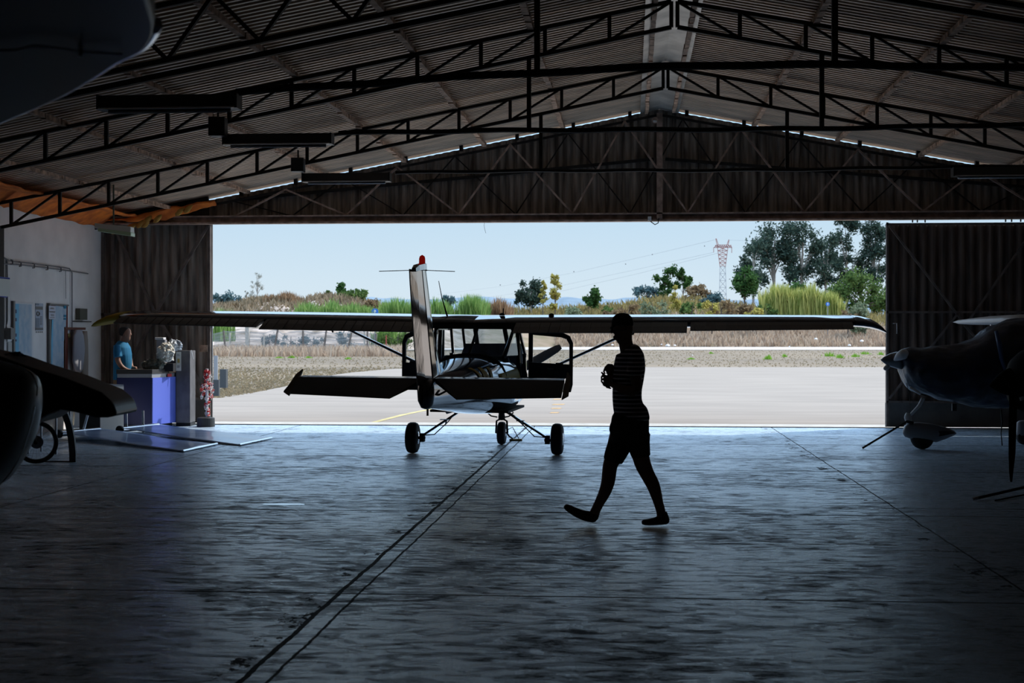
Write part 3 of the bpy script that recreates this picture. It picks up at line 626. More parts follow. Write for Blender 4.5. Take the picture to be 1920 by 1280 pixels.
for k, (px, h) in enumerate(tops[:-1]):
    nx = tops[k+1]; step = max(3, int((nx[0]-px)/1.6))
    for i in range(step):
        f = i/step; x = px+(nx[0]-px)*f; hh = h+(nx[1]-h)*f; a = gd(x, fd+.2); c = gd(x+4, fd+.2); c.z = hh*fd/F; b.bar(a, c, .018, .018)
        a2 = gd(x+4, fd+.25); c2 = gd(x, fd+.25); c2.z = hh*fd/F; b.bar(a2, c2, .018, .018)
    for fr in (.33, .66, 1.0):
        a = gd(px, fd); a.z = h*fr*fd/F; c = gd(nx[0], fd); c.z = nx[1]*fr*fd/F; b.bar(a, c, .035, .035)
b.build('wire_fence', m_w, **T('sagging wire mesh strung on the old fence posts', 'fence'))
# signs
def round_sign(px, py, r, dep, lab):
    p = D(px, py, dep); t = empty('road_sign', (p.x, p.y, GZ), TH, lab, 'sign'); z = p.z-GZ; R0 = r/F*dep
    MB().lathe((0,.03,z), (0,-.03,z), [(0,.01),(0,R0),(.05,R0),(.05,.01)], 28).build('sign_disc', mat('sign_blue', (.02,.16,.55), .5), t, label='blue disc')
    b = MB(); s = R0; b.prism([(-.12*s,-.04,z-.62*s),(.12*s,-.04,z-.62*s),(.12*s,-.04,z+.1*s),(.45*s,-.04,z+.1*s),(0,-.04,z+.7*s),(-.45*s,-.04,z+.1*s),(-.12*s,-.04,z+.1*s)], (0,-.02,0)); b.build('sign_arrow', white, t, label='white upward arrow')
    MB().tube([(0,.05,0),(0,.05,z)], .06, 8).build('sign_post', steel, t)
round_sign(703, 584.5, 6.5, 150, 'round blue road sign with a white upward arrow above the wing')
round_sign(1552, 570, 3.6, 215, 'small blue sign before the reed bank')
for px, lab in ((701,'thin grey pole under the blue arrow sign'),):
    pass
b = MB(); p = G(724, 662); b.tube([(0,0,0),(0,0,1.6)], .05); o = b.build('red_pole', mat('pole_red', (.35,.05,.04), .6), **T('short dark red pole beside the field track', 'pole')); o.location = p
for i, (px, y, w) in enumerate(((1252,649,9),(1265,648,5),(1298,666,2.5),(1480,650,3),(1530,636,6),(1593,648,6),(1616,640,7),(1148,647,5),(1240,646,3))):
    dep = 203 if y < 655 else CH*F/(y-HY); p = px_d(px, y, dep); s = w/2/F*dep
    b = MB(); b.rings([[(s*k*math.cos(a)*(1+.3*math.sin(3*a+i)), .3*k*math.sin(a), s*.6*h+s*.2*math.sin(2*a)) for a in [q*.785 for q in range(8)]] for k, h in ((.4,0),(1,.3),(.9,.8),(.3,1.2))])
    o = b.build('litter_bag', white, None, True, **T(['white litter bag in the dry grass right of the cap of the walking man','small white litter beside the first bag','tiny white litter in the field','white litter near the round weed tuft','white litter high in the dry grass on the right','white litter at the track edge on the right','rightmost white litter in the dry grass','white litter left of the walking man','small white litter behind the walking man'][i], 'litter', 'white litter in the dry grass')); o.location = p
# things just outside the left leaf
b = MB(); b.box(0,.35,0,.2,0,.9); o = b.build('bollard', mat('dark_bollard', (.06,.065,.07), .7), **T('dark low post standing on the grass outside the left door leaf', 'post')); o.location = G(412, 727); o.scale = (.55,1,.62)
t = empty('barrier', G(400.5, 742), TH, 'grey folding barrier just outside the left door leaf', 'barrier'); 
MB().box(0,.10,0,.06,0,1.05).build('barrier_panel', mat('barrier_grey', (.30,.31,.33), .6, .4), t); MB().box(-.01,.14,-.03,.1,0,.42).build('barrier_base', mat('dark_bollard2', (.05,.055,.06), .7), t)

def beacon_mat():
    m = mat('beacon_red', (.7,.01,.01), .25); b = m.node_tree.nodes['Principled BSDF']; b.inputs['Emission Color'].default_value = (1,.02,.01,1); b.inputs['Emission Strength'].default_value = .10; return m
# ================================================================== main airplane
# local frame: x right, y forward (nose), z up; origin on the floor below the wing
AC = cw(-.43, 19.0, 0); PSI = R(8.0)-TH
plane = empty('airplane', AC, -PSI, 'dark glossy high-wing light airplane with both doors open, seen from its tail', 'airplane')
plane.rotation_euler = Euler((0, R(.5), -PSI))
def M_(fn, name, m, parent=plane, smooth=False, **tg):
    b = MB(); fn(b); return b.build(name, m, parent, smooth, **tg)
def ell(y, hw, zb, zt, n=36, e=2.6):
    out = []
    for k in range(n):
        a = 2*math.pi*k/n; c, s_ = math.cos(a), math.sin(a)
        out.append((hw*math.copysign(abs(c)**(2/e), c), y, (zb+zt)/2+(zt-zb)/2*math.copysign(abs(s_)**(2/e), s_)))
    return out
sec = [(-3.72,.03,.80,1.06),(-3.45,.06,.785,1.11),(-3.0,.15,.755,1.14),(-2.4,.245,.71,1.175),(-1.8,.335,.665,1.225),(-1.2,.425,.615,1.285),(-.85,.475,.59,1.325),(-.5,.515,.57,1.33),(-.35,.54,.56,1.33),(-.12,.55,.56,1.33),(.2,.555,.56,1.33),(.45,.555,.56,1.33),(.62,.55,.565,1.33),(.8,.51,.575,1.33),(1.3,.48,.60,1.25),(1.75,.43,.63,1.19),(1.98,.33,.70,1.12),(2.03,.2,.82,1.0)]
def skipf(c):
    return (-.12 < c.y < .6 and c.z > .80) or (-.84 < c.y < .7 and c.z > 1.27 and abs(c.x) < .42)
fus = M_(lambda b: b.rings([ell(*q) for q in sec], skip=skipf), 'fuselage', paint, smooth=True)
mod(fus, 'SOLIDIFY', thickness=.01, offset=0)
# dorsal deck crease line and skin seams
def seam(y, hw, zb, zt):
    pts = [Vector(p) for p in ell(y, hw+.003, zb-.003, zt+.003)]
    M_(lambda b: b.tube(pts+[pts[0]], .002, 5), 'skin_seam', dkin)
for q in (sec[3], sec[4], sec[5]): seam(*q)
# ochre band and registration letters on the right flank
def flank(y, z, off=.013):   # point on fuselage skin at (y, z), right side
    for a, c in zip(sec, sec[1:]):
        if a[0] <= y <= c[0]:
            f = (y-a[0])/(c[0]-a[0]); hw, zb, zt = (a[i]+(c[i]-a[i])*f for i in (1,2,3)); break
    t = max(-.98, min(.98, (z-(zb+zt)/2)/((zt-zb)/2))); return Vector((hw*(1-abs(t)**2.6)**(1/2.6)+off, y, z))
def patch(pts2, mname, m, lab=None, off=.013, nx=8, nz=3):
    (y0, z0a, z0b), (y1, z1a, z1b) = pts2; vs = []; fs = []
    for i in range(nx+1):
        f = i/nx; y = y0+(y1-y0)*f; za = z0a+(z1a-z0a)*f; zb = z0b+(z1b-z0b)*f
        for j in range(nz+1): vs.append(flank(y, za+(zb-za)*j/nz, off))
    for i in range(nx):
        for j in range(nz): fs.append((i*(nz+1)+j, (i+1)*(nz+1)+j, (i+1)*(nz+1)+j+1, i*(nz+1)+j+1))
    b = MB().add(vs, fs)
    o = b.build(mname, m, plane, True, **({'label': lab} if lab else {})); mod(o, 'SOLIDIFY', thickness=.003); return o
patch(((-1.15,.96,1.10),(-.13,.98,1.16)), 'side_stripe', yellow, 'ochre band')
patch(((-1.25,.93,.945),(-.13,.94,.965)), 'side_stripe', yellow, 'thin ochre line')
def letter_strokes(strokes, y0, w, z0, h):
    for (xa, za, xb, zb, sw) in strokes:
        vs = []
        for k in range(7):
            f = k/6; yy = y0+(xa+(xb-xa)*f)*w; zz = z0+(za+(zb-za)*f)*h
            vs += [flank(yy-sw*w/2, zz, .018), flank(yy+sw*w/2, zz, .018)]
        b = MB().add(vs, [(2*i, 2*i+1, 2*i+3, 2*i+2) for i in range(6)])
        o = b.build('registration_letter', yellow, plane, label='ochre letter stroke of the registration'); mod(o, 'SOLIDIFY', thickness=.003)
# the letter that shows is a W
letter_strokes([(0,1,.28,0,.16),(.28,0,.5,1,.16),(.5,1,.72,0,.16),(.72,0,1,1,.16)], -1.95, .55, .95, .24)
# cabin framing
def post(a, c, w, d=None, nm='cabin_post', m=paint): return M_(lambda b: b.bar(a, c, w, d or w), nm, m)
for s in (-1, 1):
    M_(lambda b: b.tube([(s*.44,-.86,1.30),(s*.475,-.72,1.45),(s*.50,-.55,1.60),(s*.51,-.45,1.68)], [.03,.026,.024,.02], 8), 'rear_pillar', paint, smooth=True)
    post((s*.54,-.12,.80),(s*.51,-.12,1.68),.05,.05,'door_post')
    post((s*.52,.64,.80),(s*.50,.64,1.33),.05,.05,'door_post'); post((s*.50,.74,1.32),(s*.46,.36,1.68),.035,.035)
    post((s*.54,-.12,.80),(s*.54,.64,.80),.05,.03,'door_sill'); post((s*.50,-.5,1.66),(s*.50,.45,1.66),.05,.04,'roof_rail')
post((0.0,-.86,1.335),(.04,-.50,1.66),.028,.028,'rear_window_post',dkin)
post((-.14,.72,1.3),(-.13,.36,1.66),.055,.03,'windscreen_post',dkin); post((.29,.72,1.3),(.27,.36,1.66),.055,.03,'windscreen_post',dkin); post((-.32,.72,1.3),(-.3,.36,1.66),.03,.03,'windscreen_post',dkin)
M_(lambda b: b.box(-.52,.52,-.52,.5,1.655,1.70), 'cabin_roof', paint)
M_(lambda b: b.tube([Vector(p) for p in ell(-.86,.475,.59,1.335)[1:18]], .014, 6), 'window_bead', black)
glass = glassmat('cabin_glass', (.72,.80,.86)); glassc = glassmat('door_glass', (.86,.88,.88))
def rear_glass(b):
    vs = []
    for i in range(13):
        f = -1+2*i/12
        vs += [(f*.43, -.86, 1.335-.06*abs(f)**3), (f*.46, -.68, 1.50-.02*abs(f)**3), (f*.49, -.52, 1.655)]
    b.add(vs, [(3*i+j, 3*i+3+j, 3*i+4+j, 3*i+1+j) for i in range(12) for j in range(2)])
M_(rear_glass, 'rear_window', glass, smooth=True)
for s in (-1, 1): M_(lambda b: b.quad((s*.475,-.84,1.32),(s*.535,-.14,1.32),(s*.51,-.14,1.65),(s*.495,-.52,1.65)), 'quarter_window', glass)
M_(lambda b: b.quad((-.47,.74,1.33),(.47,.74,1.33),(.44,.38,1.66),(-.44,.38,1.66)), 'windscreen', glass)
# interior
trim_m = mat('cabin_blue_haze', (.10,.15,.22), .7, var=.3, scale=8)  # dark blue fabric, lightened to carry the sky reflection of the rear window
M_(lambda b: b.hexa([(-.48,.55,.95),(.48,.55,.95),(.48,.80,.95),(-.48,.80,.95),(-.30,.55,1.46),(.46,.55,1.47),(.46,.80,1.42),(-.33,.80,1.42)]), 'instrument_panel', trim_m)
for s in (-1, 1):
    st = M_(lambda b: b.box(s*.26-.2, s*.26+.2,-.2,.25,.72,.86), 'seat', trim_m); bevel(st, .03)
    sb = M_(lambda b: b.hexa([(s*.26-.2,-.28,.86),(s*.26+.2,-.28,.86),(s*.26+.2,-.18,.86),(s*.26-.2,-.18,.86),(s*.26-.17,-.40,1.30),(s*.26+.17,-.40,1.30),(s*.26+.17,-.31,1.32),(s*.26-.17,-.31,1.32)]), 'backrest', trim_m, st); bevel(sb, .03)
M_(lambda b: b.box(-.5,.5,-.85,.7,.60,.63), 'cabin_floor', dkin)
# wing
UP = [(.78,1.725),(.74,1.765),(.62,1.80),(.42,1.835),(.18,1.845),(-.12,1.828),(-.38,1.79),(-.60,1.745)]
LO = [(-.60,1.69),(-.30,1.675),(.1,1.665),(.5,1.675),(.70,1.695)]
def wing_ring(x, k=1.0, dz=0.0, cy=.18, zc=1.74):
    return [(x, cy+(y-cy)*k, zc+(z-zc)*k+dz) for y, z in UP+LO]
for s in (-1, 1):
    xs = [0,.5,1,2,2.9,3.6,4.3,4.78]; ks = [1,1,1,1,.98,.93,.87,.82]
    rr = [wing_ring(s*x, k, .010*x, cy=-.60+.78*.0 if False else -.2) for x, k in zip(xs, ks)]
    w = M_(lambda b: b.rings(rr if s > 0 else rr), 'wing', paint, smooth=True); mod(w, 'EDGE_SPLIT', split_angle=R(40)) if False else None
    # drooped tip
    tip = []
    for x, k, dz in ((4.785,.82,.048),(4.90,.79,.040),(5.00,.70,.020),(5.08,.52,-.015),(5.135,.30,-.055),(5.16,.12,-.085)):
        cy2 = -.2-(5.0-4.78)*0 - (x-4.78)*.9; tip.append(wing_ring(s*x, k, dz, cy=cy2, zc=1.74))
    M_(lambda b: b.rings(tip), 'wing_tip', yellow if s < 0 else paint, smooth=True, label='ochre-edged drooped tip' if s < 0 else 'drooped glossy tip')
    def surf(nm, xa, xb, drop, ch, fm=mat('flap_dark', (.035,.028,.024), .4, spec=.35)):
        def fn(b):
            n = 10; rows = []
            for i in range(n+1):
                x = xa+(xb-xa)*i/n; k = 1 if x < 2.9 else 1-.18*(x-2.9)/1.9; hy = -.2-.40*k; dz = .010*x
                zt = 1.74-(.0)+dz; zh = 1.735+dz; 
                rows.append([(s*x,hy-.012,zh),(s*x,hy-.012,zh-.05),(s*x,hy-ch*k*.96,zh-drop*k-.012),(s*x,hy-ch*k,zh-drop*k-.004),(s*x,hy-ch*k*.5,zh-drop*k*.48+.006)])
            b.rings(rows)
            x = xa+.06
            while x < xb-.03:      # pressed ribs
                k = 1 if x < 2.9 else 1-.18*(x-2.9)/1.9; hy = -.2-.40*k; zh = 1.735+.010*x
                b.tube([(s*x,hy-.05,zh-drop*k*.08+.004),(s*x,hy-ch*k*.5,zh-drop*k*.48+.007),(s*x,hy-ch*k*.97,zh-drop*k*.97)], .006, 6); x += .128
        M_(fn, nm, fm)
    surf('flap', .56, 2.72, .125, .36); surf('aileron', 2.76, 4.74, .10, .34)
    # strut
    M_(lambda b: b.rings([[(s*x, .62+.06*math.cos(a), z+.022*math.sin(a)) for a in [q*math.pi/6 for q in range(12)]] for x, z in ((2.06,1.69),(.52,.98))]), 'wing_strut', paint, smooth=True)
    M_(lambda b: b.tube([(s*2.06,.05,1.69),(s*2.0,.0,1.60)], .012), 'tie_down_ring', iron)
M_(lambda b: b.box(-.56,.56,-.62,-.48,1.66,1.735), 'wing_fairing', paint)
M_(lambda b: b.tube([(-.40,-.25,1.82),(-.44,-.42,2.05),(-.47,-.50,2.27)], [.012,.006,.004]), 'whip_antenna', black)
for x in (.3,.95): M_(lambda b: b.lathe((x,-.1,1.835),(x,-.1,1.87),[(0,.035),(.02,.035),(.035,.01)]), 'fuel_cap', black)
M_(lambda b: b.tube([(.32,-.1,1.84),(.32,-.1,1.93)], .008), 'vent_antenna', black)
# doors swung open
doorm = mat('door_dark', (.035,.035,.038), .55)
for s in (-1, 1):
    ang = 4 if s > 0 else 8
    t = empty('door', (s*.58, .46, .82)); t.parent = plane; t.rotation_euler = (0, 0, s*R(ang))
    W = .60; Hd = .80
    def fr(b):
        out = [(0,0),(W*.96,.0),(W,.10),(W,.66),(W*.93,.755),(W*.8,.79),(0,Hd+.03)]; b2 = [(x*s, 0, z) for x, z in out]
        win = [(.06,.40),(W-.07,.36),(W-.05,.40),(W-.05,.64),(W-.09,.71),(W-.16,.735),(.06,.765)]
        # lower panel + four rails around the window
        th = .045
        b.prism([(x*s,0,z) for x, z in [(0,0),(W*.96,0),(W,.10),(W,.37),(0,.40)]], (0,th,0))
        b.prism([(x*s,0,z) for x, z in [(0,.40),(.06,.40),(.06,.765),(0,.83)]], (0,th,0))
        b.prism([(x*s,0,z) for x, z in [(W-.05,.36),(W,.36),(W,.66),(W*.93,.755),(W-.09,.71),(W-.05,.64)]], (0,th,0))
        b.prism([(x*s,0,z) for x, z in [(0,.83),(.06,.765),(W-.16,.735),(W-.09,.71),(W*.93,.755),(W*.8,.79)]], (0,th,0))
    bevel(M_(fr, 'door_panel', doorm, t), .006)
    M_(lambda b: b.quad((s*.05,.02,.38),(s*(W-.04),.02,.35),(s*(W-.05),.02,.73),(s*.05,.02,.77)), 'door_window', glassc, t)
    M_(lambda b: b.box(s*.3-.04, s*.3+.04, -.03, 0, .30, .325), 'door_handle', chrome, t)
    M_(lambda b: b.box(min(s*.06,s*.36), max(s*.06,s*.36), -.02, 0, .04, .22), 'map_pocket', dkin, t)
    M_(lambda b: b.box(s*.42-.05, s*.42+.05, -.05, 0, .36, .395), 'armrest', black, t)
# landing gear
def wheel(nm, x, y, r, w, hub=chrome, parent=plane):
    o = M_(lambda b: b.lathe((-w/2,0,0),(w/2,0,0),[(0,r*.5),(0.004,r*.80),(w*.12,r*.93),(w*.3,r*.99),(w*.5,r),(w*.7,r*.99),(w*.88,r*.93),(w-.004,r*.80),(w,r*.5)], 36), nm, black, parent, True)
    o.location = (x, y, r + .0087*x); M_(lambda b: b.lathe((-w*.52,0,0),(w*.52,0,0),[(0,r*.12),(.004,r*.48),(.02,r*.42),(w*.52,r*.3),(w*1.04-.02,r*.42),(w*1.04-.004,r*.48),(w*1.04,r*.12)], 24), 'hub', hub, o, True); return o
for s in (-1, 1):
    x0 = .05+s*.97; wheel('main_wheel', x0, .1, .208, .155)
    M_(lambda b: b.bar((s*.26+.03,.1,.60),(x0-s*.14,.1,.235),.028,.075,up=(0,1,0)), 'landing_gear_leg', paint)
    M_(lambda b: (b.tube([(x0-s*.16,.06,.24),(x0-s*.30,.06,.25),(x0-s*.48,.08,.42),(s*.3,.08,.60)], .007)), 'brake_line', black)
    M_(lambda b: (b.box(x0-s*.13-.03,x0-s*.13+.03,.05,.15,.15,.26), b.tube([(x0-s*.17,.1,.2),(x0-s*.02,.1,.2)], .02)), 'brake_caliper', iron)
    M_(lambda b: (b.box(x0-s*.46-.07,x0-s*.46+.03,-.03,.06,.45,.46), b.tube([(x0-s*.47,.02,.45),(x0-s*.45,.08,.39)], .01)), 'step', steel)
nw = wheel('nose_wheel', .03, 1.80, .165, .12)
M_(lambda b: (b.tube([(.03,1.70,.68),(.03,1.78,.42)], .045), b.tube([(.03,1.78,.42),(.03,1.79,.36)], .05)), 'nose_strut', iron)
M_(lambda b: [b.tube([(.03+s*.02,1.78,.37),(.03+s*.075,1.79,.34),(.03+s*.085,1.80,.165)], .014) for s in (-1,1)], 'nose_fork', iron)
M_(lambda b: b.tube([(-.06,1.80,.17),(.12,1.80,.17)], .012), 'axle', steel)
M_(lambda b: [b.tube([(.03+s*.02,1.72,.50),(.03+s*.16,1.66,.51),(.03+s*.19,1.62,.47),(.03+s*.13,1.62,.42),(.03+s*.06,1.72,.40)], .010) for s in (-1,1)], 'torque_link', iron)
M_(lambda b: b.box(-.26,-.12,.0,.18,.545,.575), 'belly_step', black)
# tow handle leaning from the nose wheel
# propeller
M_(lambda b: b.lathe((0,2.0,.93),(0,2.28,.93),[(0,.14),(.08,.135),(.17,.1),(.25,.04),(.28,.0)], 24), 'spinner', silver, smooth=True)
def blade(b, ang, L=.98, wf=.065, c=(0,2.06,.93)):
    d = Vector((math.cos(ang),0,math.sin(ang))); n = Vector((-math.sin(ang),0,math.cos(ang))); f = Vector((0,1,0)); rr = []
    for t, w, th, tw in ((.08,.045,.03,60),(.2,.06,.022,45),(.45,.078,.015,28),(.75,.07,.010,18),(.93,.055,.007,14),(1.0,.035,.004,12)):
        a = R(tw); u = n*math.cos(a)+f*math.sin(a); v = -n*math.sin(a)+f*math.cos(a); p = Vector(c)+d*L*t
        rr.append([p+u*w*math.cos(q*math.pi/5)+v*th*math.sin(q*math.pi/5) for q in range(10)])
    b.rings(rr)
bm = mat('blade_grey', (.26,.30,.36), .5, .3)
M_(lambda b: blade(b, R(30)), 'propeller_blade', bm, smooth=True); M_(lambda b: blade(b, R(210)), 'propeller_blade', bm, smooth=True)
# tailplane
for s in (-1, 1):
    def stab(b):
        rr = []
        for x, c in ((.04,.62),(.6,.58),(1.46,.50)):
            rr.append([(s*x,-3.38,1.105),(s*x,-3.38+c*.3,1.118),(s*x,-3.38+c*.8,1.108),(s*x,-3.38+c,1.09),(s*x,-3.38+c*.8,1.072),(s*x,-3.38+c*.3,1.065),(s*x,-3.38,1.075)])
        b.rings(rr)
    M_(stab, 'stabilizer', paint, smooth=False)
    def elev(b):
        rr = []
        for x, c in ((.07,.06),(.36,.42),(.37,.42),(.9,.385),(1.47,.35)):
            a = R(27); dy, dz = -math.cos(a)*c, -math.sin(a)*c
            rr.append([(s*x,-3.385,1.108),(s*x,-3.42,1.104),(s*x,-3.39+dy,1.09+dz+.004),(s*x,-3.39+dy,1.09+dz-.004),(s*x,-3.40,1.072),(s*x,-3.385,1.075)])
        b.rings(rr)
    el = M_(elev, 'elevator', mat('elevator_dark', (.03,.028,.030), .35, .2, coat=.3))
    def etip(b):
                b.hexa([(s*1.475,-3.24,1.13),(s*1.475,-3.72,.905),(s*1.545,-3.70,.945),(s*1.53,-3.30,1.13),(s*1.475,-3.19,1.18),(s*1.475,-3.72,.925),(s*1.545,-3.70,.96),(s*1.49,-3.19,1.185)])
    M_(etip, 'elevator_tip', mat('dull_ochre', (.09,.055,.022), .5), el, label='dull ochre horn-shaped tip')
# fin and rudder
def fin(b):
    rr = []
    for z, yh, c, th in ((1.10,-3.38,.52,.040),(1.35,-3.50,.42,.036),(1.7,-3.67,.37,.030),(2.1,-3.87,.31,.025),(2.27,-3.95,.27,.022)):
        rr.append([(th*math.sin(q)*(1 if f_ < .9 else .4), yh+c*f_, z+.0) for q, f_ in ((math.pi/2,0),(math.pi/2,.25),(math.pi/2*.9,.5),(.8,.8),(0,1),(-.8,.8),(-math.pi/2*.9,.5),(-math.pi/2,.25),(-math.pi/2,0))])
    b.rings(rr)
M_(fin, 'fin', silver, smooth=False)
M_(lambda b: b.rings([[(.035*s1*k,y,z) for s1, z in ((1,zb),(.6,zb+(zt-zb)*.5),(0,zt),(-.6,zb+(zt-zb)*.5),(-1,zb))] for y, k, zb, zt in ((-2.55,.6,1.13,1.15),(-2.75,.8,1.12,1.24),(-2.95,1,1.10,1.38),(-3.05,.9,1.08,1.40))]), 'dorsal_fillet', paint)
def rudder(b):
    rr = []; a = R(5); sn_, cs_ = math.sin(a), math.cos(a)
    for z, yh, c, th in ((.775,-3.33,.18,.02),(.80,-3.33,.34,.024),(.88,-3.36,.44,.026),(1.08,-3.39,.47,.028),(1.35,-3.51,.46,.026),(1.7,-3.68,.44,.024),(2.1,-3.88,.40,.020),(2.25,-3.95,.38,.018)):
        rr.append([(xx*cs_+yy*sn_, yh-.012+yy*cs_-xx*sn_, z) for xx, yy in ((th,0),(th*.85,-c*.5),(.006,-c),(-.006,-c),(-th*.85,-c*.5),(-th,0))])
    b.rings(rr)
M_(rudder, 'rudder', silver)
M_(lambda b: b.rings([[(xk*.04*k, y, z) for xk, z in ((1,zb),(.9,zt-.01),(0,zt),(-.9,zt-.01),(-1,zb))] for y, k, zb, zt in ((-4.28,.6,2.225,2.27),(-4.15,.9,2.245,2.31),(-3.95,1,2.26,2.33),(-3.78,.9,2.27,2.34),(-3.66,.4,2.26,2.31))]), 'fin_cap', paint)
M_(lambda b: b.lathe((0,-3.86,2.33),(0,-3.86,2.415),[(0,.034),(.05,.033),(.075,.026),(.09,.004)]), 'beacon', beacon_mat(), smooth=True, label='red dome light')
M_(lambda b: [b.tube([(s*.02,-3.98,2.255),(s*.40,-4.13,2.235)], .004, 5) for s in (-1,1)], 'navigation_antenna', iron)
M_(lambda b: (b.tube([(-.02,-3.40,.80),(-.02,-3.40,.70)], .012), b.tube([(.02,-3.36,.92),(.10,-3.36,.93),(.16,-3.2,.97)], .012), b.tube([(-.06,-3.40,.90),(.06,-3.40,.89)], .012)), 'tail_tie_down', iron)
M_(lambda b: b.tube([(.0,-3.40,.78),(.0,-3.39,1.08)], .010), 'hinge_line', dkin)

# chock / tow bar at the nose wheel
t = empty('tow_bar', G(958, 826), 0, 'small tow bar lying against the nose wheel of the central airplane', 'tow bar')
MB().tube([(-.12,.1,.19),(-.03,.0,.07),(.03,-.02,.03)], .012).build('tow_fork', iron, t); b = MB(); b.box(-.02,.17,-.05,.05,0,.03); bevel(b.build('tow_foot', mat('brass', (.25,.19,.07), .5, .5), t), .01)
MB().tube([(-.06,.04,.16),(.02,.05,.2),(.08,0,.1),(.12,0,.03)], .006).build('tow_cable', iron, t)

# ================================================================== helper for silhouetted solids
LATV = cw(1,0,0)-cw(0,0,0); DEPV = cw(0,1,0)-cw(0,0,0); UPV = Vector((0,0,1))
def limb(b, dep0, pts, n=16, e=2.0, org=None, sub=3):
    """pts: (px, py, half-width px in the picture plane, half-depth m, depth offset m); cross-sections are perpendicular to the path"""
    P = []
    for p in pts:
        px, py, w = p[0], p[1], p[2]; rd = p[3] if len(p) > 3 and p[3] is not None else w/F*dep0; dd = p[4] if len(p) > 4 else 0
        P.append((D(px, py, dep0+dd), w/F*(dep0+dd), rd))
    # catmull-rom refine
    Q = []
    for i in range(len(P)-1):
        p0 = P[max(i-1,0)]; p1 = P[i]; p2 = P[i+1]; p3 = P[min(i+2,len(P)-1)]
        for k in range(sub):
            t = k/sub; t2, t3 = t*t, t*t*t
            f = lambda a, b_, c, d: .5*((2*b_)+(c-a)*t+(2*a-5*b_+4*c-d)*t2+(3*b_-a-3*c+d)*t3)
            pos = Vector([f(p0[0][j], p1[0][j], p2[0][j], p3[0][j]) for j in range(3)])
            Q.append((pos, p1[1]+(p2[1]-p1[1])*t, p1[2]+(p2[2]-p1[2])*t))
    Q.append(P[-1])
    rr = []
    for i, (p, w, rd) in enumerate(Q):
        d = (Q[min(i+1,len(Q)-1)][0]-Q[max(i-1,0)][0]).normalized()
        dv = (DEPV - d*DEPV.dot(d)).normalized(); nrm = d.cross(dv).normalized()
        o = org or Vector()
        rr.append([p-o+nrm*w*math.copysign(abs(math.cos(a))**(2/e), math.cos(a))+dv*rd*math.copysign(abs(math.sin(a))**(2/e), math.sin(a)) for a in [2*math.pi*k/n for k in range(n)]])
    return b.rings(rr)
def body(name, b, m, parent, vox=.010, it=4, **tg):
    o = b.build(name, m, parent, True, **tg); r = mod(o, 'REMESH', mode='VOXEL', voxel_size=vox, use_smooth_shade=True); s = mod(o, 'SMOOTH', factor=.5, iterations=it); return o

# ================================================================== walking man
md = 11.93
mo = D(1180, 984.5, md)
man = empty('person', mo, 0, 'man in cap, striped t-shirt and shorts walking left, hands together at chest', 'person')
b = MB()
L_ = lambda pts, **k: limb(b, md, pts, org=mo, **k)
# head, jaw, neck
L_([(1166,589,3,.03),(1166,592,11,.05),(1166,598,17,.07),(1167,607,19.5,.078),(1168,617,19.5,.078),(1168,626,17.5,.072),(1166,635,13.5,.058),(1163,642,8.5,.04),(1161,645,4,.02)], n=20)
L_([(1172,628,13,.055),(1173,642,13,.058),(1176,654,14,.07),(1180,664,19,.10),(1182,674,24,.14)], n=20)
L_([(1149,616,2,.008),(1147,621,2.6,.012),(1148,625,2.2,.012)], n=10)          # nose
L_([(1151,630,2.6,.02),(1152,633,2.4,.02)], n=8); L_([(1152,635,2.4,.018),(1153,637,2.4,.018)], n=8)   # lips
L_([(1173,614,3,.01,-.075),(1174,620,4,.012,-.08),(1172,626,2.5,.008,-.076)], n=8)  # ear
# trunk inside the clothes
L_([(1181,668,22,.15),(1180,690,27,.17),(1178,720,26,.15),(1177,745,25,.14),(1180,770,27,.15),(1182,790,31,.165),(1181,812,30,.165),(1180,828,22,.14)], n=22)
# front leg (left in picture) and rear leg
L_([(1168,815,26,.085,.06),(1157,840,20,.085,.06),(1149,860,15.5,.07,.05),(1144,873,14,.062,.05),(1142,888,13.5,.06,.05),(1140,903,13,.06,.05),(1134,922,11.5,.055,.05),(1125,940,9.5,.045,.05),(1118,954,9,.04,.05),(1114,964,10,.04,.05)], n=18)
L_([(1196,815,24,.085,-.06),(1199,840,19,.085,-.06),(1202,858,16,.07,-.06),(1207,874,15,.065,-.06),(1214,889,13.5,.06,-.06),(1224,908,12.8,.06,-.06),(1230,926,11,.055,-.06),(1235,944,9,.045,-.06),(1239,958,8.8,.04,-.06),(1241,968,9.5,.04,-.06)], n=18)
# near arm: shoulder, elbow, forearm to the hands
L_([(1192,672,11,.06,-.17),(1191,690,12,.055,-.21),(1192,708,11,.05,-.23),(1194,722,10,.045,-.24),(1190,732,9,.045,-.24),(1178,732,9,.042,-.22),(1164,728,8,.036,-.18),(1152,722,6.5,.030,-.13),(1146,718,6,.028,-.10)], n=14)
L_([(1176,676,11,.06,.15),(1172,694,10,.05,.19),(1174,714,10,.05,.20),(1170,720,9,.045,.18),(1160,712,7.5,.036,.12),(1150,704,6.5,.030,.06)], n=14)
# palms
L_([(1150,719,7,.022,-.10),(1143,715,9.5,.028,-.07),(1137,711,9,.028,-.04),(1132,710,6,.02,-.03)], n=12)
L_([(1152,706,8,.024,.05),(1147,699,9.5,.028,.02),(1143,692,8.5,.026,.0),(1142,687,5,.02,.0)], n=12)
